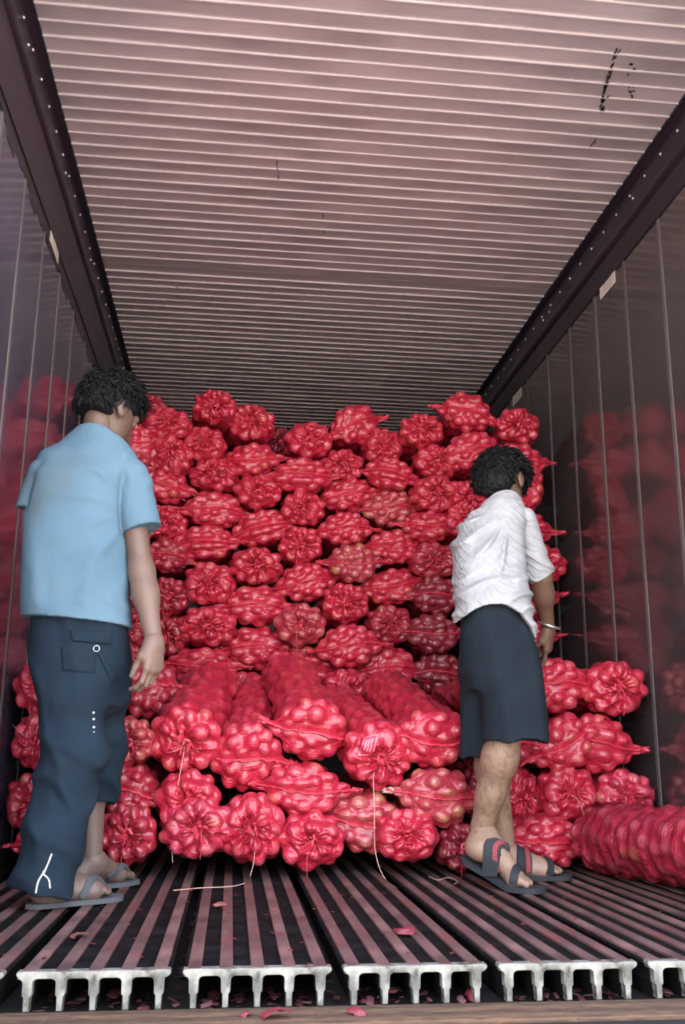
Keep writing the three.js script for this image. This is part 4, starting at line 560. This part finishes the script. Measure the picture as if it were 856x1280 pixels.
  const hemP = at(98, 779, 2.93), fold = (x, y, z) => { const u = x - hemP.x, v = y - hemP.y, w = 1.5 * noise(x * 5, y * 5, z * 5), a = Math.atan2(v - 0.34, u - 0.15), r = Math.hypot(v - 0.34, u - 0.15), R = t => Math.pow(Math.sin(t) * 0.5 + 0.5, 3), h = sst(0.0, 0.06, v); return h * (0.0075 * R(a * 11 + w * 1.4 + r * 5) * sst(0.05, 0.14, r) * sst(0.32, 0.15, r) + 0.008 * R(u * 34 + v * 8 + w * 2.2) * sst(0.36, 0.1, v) + 0.007 * R((v + u * 0.7) * 60 + w * 2) * sst(0.0, 0.12, u) * sst(0.16, 0.05, v)) + 0.005 * noise(x * 9, y * 7, z * 9); };
  const raw = (x, y, z) => { const a = tors(x, y, z), b = Math.min(slRf(x, y, z), slLf(x, y, z)), q = (a - b) / 0.01; return smin(a, b, 0.014) + 0.008 * Math.exp(-q * q); };
  let shirtO = plus(raw, fold); shirtO = cut(shirtO, hemP, V(-0.085, -1, 0)); const colP = at(123, 545, 2.93), colN = V(0.24, 0.93, -0.3).normalize(); shirtO = cut(shirtO, colP, colN);
  const shirtF = (x, y, z) => { const d = shirtO(x, y, z); return Math.max(d, -d - 0.019); };
  const shirt = mesh('t_shirt', surfaceNets(shirtF, ...box3([shL, shR, slR, slL, hemP, neckB], 0.18), 0.0062), cloth(0.125, 0.215, 0.29, { map: tex(256, 256, (u, v) => { const n = tnoise(u, v, 3, 4, 181), d = sst(0.05, 0.5, tnoise(u, v, 2, 3, 187)); return [0.9 + 0.12 * n + 0.03 * d, 0.9 + 0.1 * n - 0.05 * d, 0.9 + 0.08 * n - 0.1 * d]; }, true, [0.35, 0.35]) }), man); shirt.name = 't_shirt';
  const cr = new THREE.TorusGeometry(0.0605, 0.006, 8, 40); cr.scale(1, 1, 1.6); cr.applyQuaternion(new THREE.Quaternion().setFromUnitVectors(V(0, 0, 1), colN)); cr.translate(colP.x - 0.001, colP.y - 0.004, colP.z - 0.004); mesh('collar', cr, cloth(0.125, 0.215, 0.29), shirt).name = 'collar';
  // trousers
  const hemL = at(53, 1113, 2.78), hemR = at(112, 1002, 3.11), legF = blend(0.05, oval([row1(770, 40, 160, 2.93, 0.105), row1(800, 38, 162, 2.94, 0.115), row1(850, 46, 156, 2.95, 0.11), row1(880, 56, 146, 2.96, 0.09)], 2.2), cone(at(86, 830, 2.91), knL, 0.094, 0.08), cut(cone(knL, hemL.clone().add(V(-0.012, -0.07, 0)), 0.08, 0.08), hemL, V(-0.15, -1, 0.05)), cone(at(124, 830, 2.99), at(118, 935, 3.08), 0.086, 0.08), cut(cone(at(118, 935, 3.08), hemR.clone().add(V(0, -0.05, 0)), 0.08, 0.066), hemR, V(0, -1, 0)));
  const legW = plus(legF, (x, y, z) => 0.006 * noise(x * 12, y * 8, z * 12) + 0.011 * Math.pow(Math.sin(y * 46 + 3.5 * noise(x * 8, y * 4, z * 8) + x * 16) * 0.5 + 0.5, 2) * sst(0.8, 0.3, y) + 0.007 * Math.pow(Math.sin(x * 52 + y * 20 + 2 * noise(x * 6, y * 6, z * 6)) * 0.5 + 0.5, 3));
  const trO = (x, y, z) => { const d = legW(x, y, z); return Math.max(d, -d - 0.022); };
  const tr = mesh('cargo_trousers', surfaceNets(trO, ...box3([at(38, 775, 2.93), at(165, 775, 2.93), hemL, hemR, knL, knR], 0.18), 0.007), cloth(0.014, 0.027, 0.043), man); tr.name = 'cargo_trousers';  // extra blue in this cloth and its pockets stands for lens haze
  const mDark = cloth(0.013, 0.025, 0.039);
  mesh('pocket_flap', patch(legW, [[87, 787], [142, 789], [139, 806], [90, 801]], 2.6, 3.1, 0.007), mDark, tr).name = 'pocket_flap';
  mesh('pocket', patch(legW, [[76, 808], [121, 811], [119, 842], [78, 838]], 2.6, 3.1, 0.004), mDark, tr).name = 'pocket';
  mesh('pocket_strap', patch(legW, [[122, 818], [131, 818], [150, 850], [140, 854]], 2.6, 3.1, 0.005, 4, 10), mDark, tr).name = 'pocket_strap';
  { const p = hit(legW, 121, 811, 2.6, 3.1), g = new THREE.TorusGeometry(0.0085, 0.0012, 6, 18); g.translate(p.x, p.y, p.z + 0.008); mesh('metal_ring', g, mSteel, tr).name = 'metal_ring'; }
  for (const py of [891, 899, 909, 915]) { const p = hit(legW, 117 + (py - 891) * 0.02, py, 2.6, 3.2), g = new THREE.SphereGeometry(py > 912 ? 0.002 : 0.0034, 8, 6); g.translate(p.x, p.y, p.z + 0.002); mesh('white_eyelet', g, mWhiteCord, tr).name = 'white_eyelet'; }
  { const h = (x, y) => { const p = hit(legW, x, y, 2.5, 3.1); return [p.x, p.y, p.z + 0.004]; }, L = (...q) => new THREE.TubeGeometry(new THREE.CatmullRomCurve3(q.map(([x, y]) => V(...h(x, y)))), 20, 0.0024, 5);
    mesh('hem_cord', mergeGeometries([L([65, 1067], [60, 1080], [54, 1093], [55, 1088]), L([55, 1090], [48, 1102], [45, 1116]), L([54, 1092], [61, 1099], [63, 1110])]), mWhiteCord, tr).name = 'hem_cord'; }
  // sandals
  const sole = (n, heel, ball, dir, side, f) => { const s = mesh('slipper', soleGeo(heel.clone().addScaledVector(dir, -0.006), ball, dir, side, 0.285, 0.098, 0.014), std({ color: lin(0.075, 0.08, 0.088), roughness: 0.85 }), man); s.name = n; const R = dir.clone().cross(V(0, 1, 0)).multiplyScalar(side), o = ball.clone().addScaledVector(dir, -0.005); o.y = 0.018; for (const k of [1, -1]) mesh('thong_strap', strapGeo(f, o.clone().addScaledVector(dir, -0.05).addScaledVector(R, k * 0.044), o.clone().addScaledVector(dir, 0.03).addScaledVector(R, 0.012), V(0, 0.035, 0), 0.02, 0.004), std({ color: lin(0.06, 0.065, 0.075), roughness: 0.8 }), s).name = 'thong_strap'; };
  sole('slipper', heelL, ballL, fdL, -1, footL); sole('slipper_001', heelR, ballR, fdR, 1, footR);
}

{ // ------------------------------------------------ the man in white, bent over the stack by the right wall
  const man = thing('person', 'man in white shirt and dark knee shorts bending over sacks with a steel bangle', 'person');
  const row2 = (py, xl, xr, Z, dep) => { const a = at(xl, py, Z), b = at(xr, py, Z); return [(a.y + b.y) / 2, (a.x + b.x) / 2, a.z, (b.x - a.x) / 2, dep]; };
  const hc = at(629, 606, 3.42), H = head(hc, V(0.62, -0.5, -0.62), V(0.2, 0.9, -0.42), 0.98);
  const neckB = at(626, 640, 3.34), shR = at(651, 656, 3.32), shL = at(596, 664, 3.36), elR = at(675, 722, 3.36), wrR = at(685, 784, 3.47), elL = at(610, 735, 3.52), wrL = at(625, 770, 3.66);
  const hipR = at(640, 800, 3.14), hipL = at(606, 802, 3.22), knR = at(636, 905, 3.03), anR = at(620, 1046, 3.06), knL = at(608, 920, 3.24), anL = at(632, 1064, 3.28);
  const toeR = V(0.935, 0.012, zOf(2.985)), fdR = V(0.72, 0, 0.69).normalize(), ballR = toeR.clone().addScaledVector(fdR, -0.07), heelR = ballR.clone().addScaledVector(fdR, -0.165); heelR.y = 0.085;
  const fdL = V(0.97, 0, 0.05).normalize(), heelL = V(anL.x - 0.04, 0.014, anL.z), ballL = heelL.clone().addScaledVector(fdL, 0.175);
  const ankR = V(heelR.x + 0.045, 0.17, heelR.z - 0.01), ankL = V(anL.x, 0.09, anL.z);
  const footR = foot(ankR, heelR, ballR, fdR, 1, 0.98), footL = foot(ankL, heelL, ballL, fdL, -1, 0.96);
  const calf = blend(0.03, cone(knR, knR.clone().lerp(ankR, 0.35), 0.046, 0.055), cone(knR.clone().lerp(ankR, 0.3), knR.clone().lerp(ankR, 0.7), 0.055, 0.042), cone(knR.clone().lerp(ankR, 0.65), ankR, 0.042, 0.037));
  const body = blend(0.035, cone(shL, shR, 0.028), cone(neckB, hc.clone().addScaledVector(H.A.U, -0.05), 0.05, 0.047), cone(at(620, 690, 3.3), at(620, 780, 3.2), 0.08, 0.085), cone(shR, elR, 0.038, 0.036), cone(elR, elR.clone().lerp(wrR, 0.35), 0.0385, 0.036), cone(elR.clone().lerp(wrR, 0.3), wrR, 0.036, 0.0245), cone(shL, elL, 0.04, 0.034), cone(elL, wrL, 0.034, 0.024), cone(hipR, knR, 0.055, 0.046), cone(hipL, knL, 0.06, 0.044), calf, cone(knL, knL.clone().lerp(ankL, 0.35), 0.05, 0.052), cone(knL.clone().lerp(ankL, 0.3), ankL, 0.052, 0.033));
  const T = V(0.06, -0.93, -0.36), N = V(0.55, 0.2, 0.8), hR = hand(wrR, T, V(0.8, 0.1, 0.62), 1, [[0.15, 0.25, 0.2], [0.9, 1.1, 0.6], [1.0, 1.2, 0.7], [1.05, 1.2, 0.7], [-0.006, -0.012, 0.02]], 0.92), hL = hand(wrL, V(0.5, -0.6, -0.6), V(-0.5, 0.5, 0.3), -1, [[0.3, 0.5, 0.4], [0.4, 0.5, 0.4], [0.4, 0.6, 0.4], [0.5, 0.6, 0.4], [0, 0, 0.01]], 0.92);
  const gs = [surfaceNets(body, ...box3([shL, shR, neckB, hipL, hipR, knR, knL, ankL, ankR, wrR, wrL, hc], 0.12), 0.008), surfaceNets(H.f, ...box3([hc], 0.15), 0.004), surfaceNets(hR, ...box3([wrR.clone().addScaledVector(T, 0.075)], 0.12), 0.0034), surfaceNets(hL, ...box3([wrL.clone().add(V(0.04, -0.05, -0.05))], 0.12), 0.005), surfaceNets(footR, ...box3([heelR, ballR, toeR, ankR], 0.05), 0.0042), surfaceNets(footL, ...box3([heelL, ballL, ballL.clone().addScaledVector(fdL, 0.06), ankL], 0.05), 0.0042)];
  mesh('body', skin(mergeGeometries(gs), (x, y, z) => { const hairy = y < 0.5 ? 1 - 0.3 * sst(0.05, 0.45, noise(x * 150, y * 60, z * 150)) * sst(0.1, 0.2, y) : 1, q = sst(0.16, 0.06, y); return y < 0.6 ? [lerp(0.25, 0.3, q) * hairy, lerp(0.155, 0.19, q) * hairy, lerp(0.105, 0.135, q) * hairy] : [0.16, 0.088, 0.056]; }), mSkin, man).name = 'body';
  const qh = H.q, cap = blend(0.03, ell(qh(0, 0.05, -0.02), 0.09, 0.086, 0.104, H.A.R, H.A.U, H.A.F), ell(qh(-0.01, -0.02, -0.06), 0.074, 0.085, 0.055, H.A.R, H.A.U, H.A.F), ell(qh(0, 0.1, 0.03), 0.075, 0.05, 0.075, H.A.R, H.A.U, H.A.F));
  const line = (x, y, z) => { const d = V(x, y, z).sub(hc), b = d.dot(H.A.U), f = d.dot(H.A.F), r = Math.abs(d.dot(H.A.R)); return Math.max(-(b + 0.105 - 0.6 * Math.max(0, f + 0.05)) * 0.8, f - 0.09 - b * 0.2, (r > 0.06 && f > -0.038 && f < 0.05) ? 0.02 - b : -1); };
  const hairF = (x, y, z) => { const d = cap(x, y, z); if (Math.abs(d) > 0.05) return d; return Math.max(d - 0.009 * fbm(x * 30, y * 30, z * 30, 3) - 0.006 * Math.abs(noise(x * 70, y * 70, z * 70)), line(x, y, z)); };
  const ear = d => !(d.dot(H.A.R) > 0.72 && Math.abs(d.dot(H.A.F)) < 0.55 && d.dot(H.A.U) < 0.1);
  mesh('hair', mergeGeometries([surfaceNets(hairF, ...box3([hc], 0.17), 0.0048), hairTufts(hairF, hc.clone().addScaledVector(H.A.U, 0.02), H.A, 900, 9, 0.038, d => d.dot(H.A.U) > -0.5 && ear(d))].map(g => { for (const k of Object.keys(g.attributes)) if (!['position', 'normal', 'uv'].includes(k)) g.deleteAttribute(k); return g; })), mHair, man).name = 'hair';
  // white shirt, sleeves pushed up below the elbow
  const torso = oval([row2(632, 606, 652, 3.34, 0.06), row2(646, 588, 660, 3.34, 0.09), row2(664, 575, 655, 3.33, 0.115), row2(690, 567, 653, 3.3, 0.125), row2(720, 570, 656, 3.25, 0.128), row2(750, 571, 661, 3.2, 0.135), row2(800, 567, 667, 3.17, 0.142)], 2.3);
  const cuff = at(676, 722, 3.36), ud = elR.clone().sub(shR).normalize(), sl = blend(0.02, cone(at(652, 650, 3.32), elR.clone().addScaledVector(ud, -0.03), 0.055, 0.048), cone(elR.clone().addScaledVector(ud, -0.03), cuff.clone().addScaledVector(ud, 0.03), 0.049, 0.047));
  const sleeveR = cut(plus(sl, (x, y, z) => 0.0085 * Math.pow(Math.sin((y * 125) + x * 40 + 3.2 * noise(x * 12, y * 9, z * 12)) * 0.5 + 0.5, 2) * sst(shR.y - 0.02, elR.y + 0.05, y)), cuff, ud.clone().add(V(0.1, 0, 0))), sleeveL = cone(shL, elL.clone(), 0.05, 0.042);
  const raw = (x, y, z) => { const a = smin(smin(torso(x, y, z), cone2(x, y, z), 0.045), sleeveL(x, y, z), 0.03), b = sleeveR(x, y, z), q = (a - b) / 0.009; return smin(a, b, 0.012) + 0.007 * Math.exp(-q * q); }, cone2 = blend(0.03, cone(neckB.clone().add(V(0, -0.02, 0.01)), at(640, 650, 3.33), 0.055, 0.056), cone(at(624, 650, 3.33), at(634, 608, 3.36), 0.064, 0.06));
  const hem0 = at(618, 757, 3.07), folds = (x, y, z) => { const u = x - hem0.x, v = y - hem0.y, w = 1.6 * noise(x * 7, y * 7, z * 7), a = Math.atan2(v - 0.40, u - 0.15), r = Math.hypot(v - 0.40, u - 0.15), R = t => Math.pow(Math.sin(t) * 0.5 + 0.5, 3); return 0.014 * R(a * 22 + w * 1.3 + r * 6) * sst(0.1, 0.2, r) * sst(0.42, 0.25, r) * sst(0.12, 0.06, u) + 0.011 * R((v * 1.1 - u * 0.22) * 92 + w * 2.2) * sst(0.17, 0.06, v) + 0.006 * R((u * 1.2 + v * 0.4) * 70 + w * 2) * sst(-0.03, -0.1, u) + 0.004 * noise(x * 14, y * 12, z * 14); };
  const hemY = x => { const u = (x - hem0.x) / 0.125; return hem0.y + 0.004 - 0.075 * Math.pow(Math.abs(u - 0.05), 2.2) * (u > 0 ? 1.15 : 0.85); }, hemCurve = (x, y, z) => { const u = (x - hem0.x) / 0.125; return hem0.y + 0.004 - 0.075 * Math.pow(Math.abs(u - 0.05), 2.2) * (u > 0 ? 1.15 : 0.85) - y; };
  const colP = at(629, 627, 3.34), colN = V(-0.12, 0.85, -0.5).normalize(), shirtO = cut(plus(raw, (x, y, z) => folds(x, y, z) * (0.6 + 0.4 * sst(0.0, 0.06, y - hemY(x)))), colP, colN);
  const shirtF = (x, y, z) => { const d = shirtO(x, y, z); return Math.max(d, -d - 0.019, hemCurve(x, y, z)); };
  const white = cloth(0.44, 0.435, 0.445, { bumpMap: tex(256, 256, (u, v) => { const q = tnoise(u, v, 3, 3, 205), a = Math.pow(1 - Math.abs(tnoise(u, v, 4, 2, 201)), 3), b = Math.pow(1 - Math.abs(Math.sin((u * 4 + v * 7 + q * 1.4) * Math.PI)), 2); return [0.45 * a + 0.5 * b * (0.5 + q)]; }, false), bumpScale: 0.0065 }), shirt = mesh('white_shirt', surfaceNets(shirtF, ...box3([shL, shR, cuff, elL, at(570, 795, 3.2), at(662, 795, 3.2), neckB], 0.18), 0.0058), white, man); shirt.name = 'white_shirt';
  { const cr = new THREE.TorusGeometry(0.06, 0.0055, 8, 36); cr.scale(1, 1, 1.6); cr.applyQuaternion(new THREE.Quaternion().setFromUnitVectors(V(0, 0, 1), colN)); cr.translate(colP.x, colP.y - 0.004, colP.z - 0.006); mesh('collar', cr, white, shirt).name = 'collar'; }
  // shorts
  const hemA = at(641, 926, 3.03), hemB = at(603, 946, 3.22), shF = blend(0.045, oval([row2(742, 584, 650, 3.19, 0.085), row2(762, 579, 655, 3.18, 0.096), row2(800, 576, 663, 3.17, 0.108), row2(840, 578, 668, 3.16, 0.11), row2(862, 586, 664, 3.15, 0.09)], 2.2), cut(cone(at(637, 830, 3.14), hemA.clone().add(V(0.004, -0.04, 0)), 0.096, 0.1), hemA, V(0.03, -1, 0)), cut(cone(at(606, 835, 3.23), hemB.clone().add(V(0, -0.04, 0)), 0.084, 0.07), hemB, V(0, -1, 0)));
  const topY = at(618, 742, 3.09).y, shW = plus(shF, (x, y, z) => 0.011 * Math.pow(Math.sin(x * 50 + 2.5 * noise(x * 7, y * 3, z * 7) + y * 5) * 0.5 + 0.5, 2) * sst(topY - 0.02, topY - 0.13, y) + 0.005 * noise(x * 10, y * 5, z * 10)), midz = (hemA.z + hemB.z) / 2;
  const shO = (x, y, z) => { const d = shW(x, y, z), top = topY; return Math.max(d, -d - 0.022, y - top); };
  const shorts = mesh('knee_shorts', surfaceNets(shO, ...box3([at(572, 745, 3.18), at(664, 745, 3.18), hemA, hemB], 0.18), 0.0065), cloth(0.013, 0.019, 0.027), man); shorts.name = 'knee_shorts';
  // bangle, ring, sandals
  { const g = new THREE.TorusGeometry(0.041, 0.0056, 8, 40), b = wrR.clone().addScaledVector(T, -0.006), n = V(0.25, 0.93, 0.2).normalize(); g.applyQuaternion(new THREE.Quaternion().setFromUnitVectors(V(0, 0, 1), n)); g.translate(b.x + 0.003, b.y, b.z); mesh('steel_bangle', g, mSteel, man).name = 'steel_bangle'; }
  const sole = (nm, heel, ball, dir, side, f, lift, red) => {
    const s = mesh('sandal', soleGeo(heel.clone().addScaledVector(dir, -0.016), ball, dir, side, 0.29, 0.1, 0.016, lift), mSole, man); s.name = nm; const R = dir.clone().cross(V(0, 1, 0)).multiplyScalar(side);
    const P = (a, c, y) => { const p = ball.clone().addScaledVector(R, a).addScaledVector(dir, c); p.y = y; return p; };
    mesh('front_strap', strapGeo(f, P(0.05, 0.012, 0.016), P(-0.048, -0.005, 0.016), V(0, 0.05, 0), 0.026, 0.004), mStrap, s).name = 'front_strap';
    mesh('instep_strap', strapGeo(f, P(0.046, -0.07, 0.02 + lift * 0.3), P(-0.044, -0.085, 0.02 + lift * 0.35), V(0, 0.085, 0.0), 0.056, 0.004), mStrap, s).name = 'instep_strap';
    if (red) mesh('red_stripe', strapGeo((x, y, z) => f(x, y, z) - 0.004, P(0.047, -0.058, 0.024 + lift * 0.3), P(-0.045, -0.073, 0.024 + lift * 0.35), V(0, 0.085, 0.0), 0.017, 0.003), mRedStrap, s).name = 'red_stripe';
  };
  sole('sandal', heelR, ballR, fdR, 1, footR, 0.07, true); sole('sandal_001', heelL, ballL, fdL, -1, footL, 0, true);
}

{ // papery onion skins and bits of string lying about
  const skinM = [std({ color: lin(0.17, 0.02, 0.03), roughness: 0.5, side: THREE.DoubleSide }), std({ color: lin(0.24, 0.085, 0.07), roughness: 0.5, side: THREE.DoubleSide }), std({ color: lin(0.06, 0.014, 0.016), roughness: 0.6, side: THREE.DoubleSide })];
  const flake = (seed, w, l) => { const g = new THREE.SphereGeometry(1, 14, 8, 0, 2.4, 0.35, 1.7), p = g.attributes.position, h = []; for (let i = 0; i < p.count; i++) { const x = p.getX(i), y = p.getY(i), z = p.getZ(i), k = 1 + 0.25 * noise(x * 2 + seed, y * 2, z * 2); p.setXYZ(i, x * k, y * k, z * k); } g.rotateX(-Math.PI / 2); g.scale(w, w * 0.5, l); g.computeBoundingBox(); g.translate(-(g.boundingBox.min.x + g.boundingBox.max.x) / 2, -g.boundingBox.min.y, -(g.boundingBox.min.z + g.boundingBox.max.z) / 2); const o = g.clone(), n = g.attributes.normal, q = o.attributes.position; g.computeVertexNormals(); for (let i = 0; i < q.count; i++) q.setXYZ(i, q.getX(i) - 0.0008 * n.getX(i), q.getY(i) - 0.0008 * n.getY(i) + 0.0008, q.getZ(i) - 0.0008 * n.getZ(i)); o.index.array.reverse(); const m = mergeGeometries([g, o]); m.computeVertexNormals(); return m; };
  const put = (px, py, y, w, l, m, turn, label) => { const e = V(0, EYE, ZF), d = at(px, py, 1).sub(e), p = e.clone().addScaledVector(d, (y - EYE) / d.y), f = mesh('onion_skin', flake(px, w, l), skinM[m], null); f.position.set(p.x, y, p.z); f.rotation.y = turn; f.userData = { label, category: 'onion skin', group: 'loose onion skins' }; scene.add(f); };
  put(98, 1171, 0.001, 0.02, 0.03, 1, 0.4, 'curled onion skin on the treads in front of the dark slipper');
  put(505, 1166, 0.001, 0.026, 0.034, 0, 1.2, 'reddish onion skin flake lying on the treads at the middle of the floor');
  put(274, 1132, 0.001, 0.016, 0.026, 1, 2.2, 'small onion skin between the treads left of floor centre');
  put(345, 1272, -0.0725, 0.034, 0.022, 0, 0.2, 'largest red onion skin on the timber sill below the second extrusion');
  put(307, 1270, -0.0725, 0.016, 0.012, 0, 0.9, 'tiny red onion skin on the sill beside the largest skin');
  put(487, 1246, -0.0725, 0.03, 0.018, 1, 0.1, 'pinkish onion skin on the sill under the third extrusion');
  put(590, 1248, -0.0725, 0.034, 0.018, 0, 1.5, 'red onion skin on the sill at the right end of third extrusion');
  put(445, 1268, -0.0725, 0.022, 0.014, 0, 2.5, 'thin red onion skin at the front edge of the sill');
  // fine litter in the channels under the treads and between the extrusions
  const r = rng(321), a = []; for (let i = 0; i < 420; i++) { const g = flake(i % 9, 0.004 + 0.01 * r() * r(), 0.006 + 0.014 * r()); g.rotateY(r() * 6); g.rotateX((r() - 0.5) * 0.8); const k = Math.floor(r() * 6) - 1, gap = r() < 0.35, x = gap ? -0.394 + 0.289 + 0.014 + k * 0.3172 : -0.394 + 0.02 + k * 0.3172 + (Math.floor(r() * 4) + 0.5) * 0.0625 + (r() - 0.5) * 0.02; if (x < XL + 0.04 || x > XR - 0.04) continue; g.translate(x + (r() - 0.5) * 0.012, -0.079 + 0.012 * r(), gap ? -0.02 - r() * 1.2 : -0.008 - 0.15 * r()); a.push(g); }
  const m = mesh('onion_skin_litter', mergeGeometries(a), skinM[2], scene); m.userData = { label: 'dark dry onion skin litter in the floor channels and gaps', category: 'litter', kind: 'stuff' };
  const b = []; for (let i = 0; i < 90; i++) { const g = flake(i % 9, 0.003 + 0.006 * r() * r(), 0.004 + 0.008 * r()); g.rotateY(r() * 6); const k = Math.floor(r() * 6) - 1, x = -0.394 + 0.145 + k * 0.3172 + (Math.floor(r() * 5) - 2) * 0.0625 + (r() - 0.5) * 0.05; g.translate(x, Math.abs(((x + 0.249 + 3.172) % 0.0625) - 0.03) < 0.012 ? -0.006 : 0.0005, -0.04 - 1.1 * r()); b.push(g); }
  const m2 = mesh('onion_skin_crumbs', mergeGeometries(b), skinM[0], scene); m2.userData = { label: 'tiny red onion skin crumbs scattered over the metal treads', category: 'litter', kind: 'stuff' };
  const str = (label, q) => { const pts = q.map(([px, py, h]) => { const e = V(0, EYE, ZF), d = at(px, py, 1).sub(e); return e.addScaledVector(d, (0.003 + (h ?? 0) - EYE) / d.y); }); const s = mesh('loose_string', new THREE.TubeGeometry(new THREE.CatmullRomCurve3(pts), 40, 0.0016, 5), mPale, null); s.userData = { label, category: 'string' }; scene.add(s); };
  str('thin pale string lying on the treads right of the hanging string', [[536, 1096], [548, 1100], [560, 1097], [572, 1102], [568, 1105]]);
  str('thin pink string lying across the treads before the left bottom sacks', [[217, 1113], [250, 1110], [290, 1108], [306, 1104]]);
}


renderer.render(scene, camera);
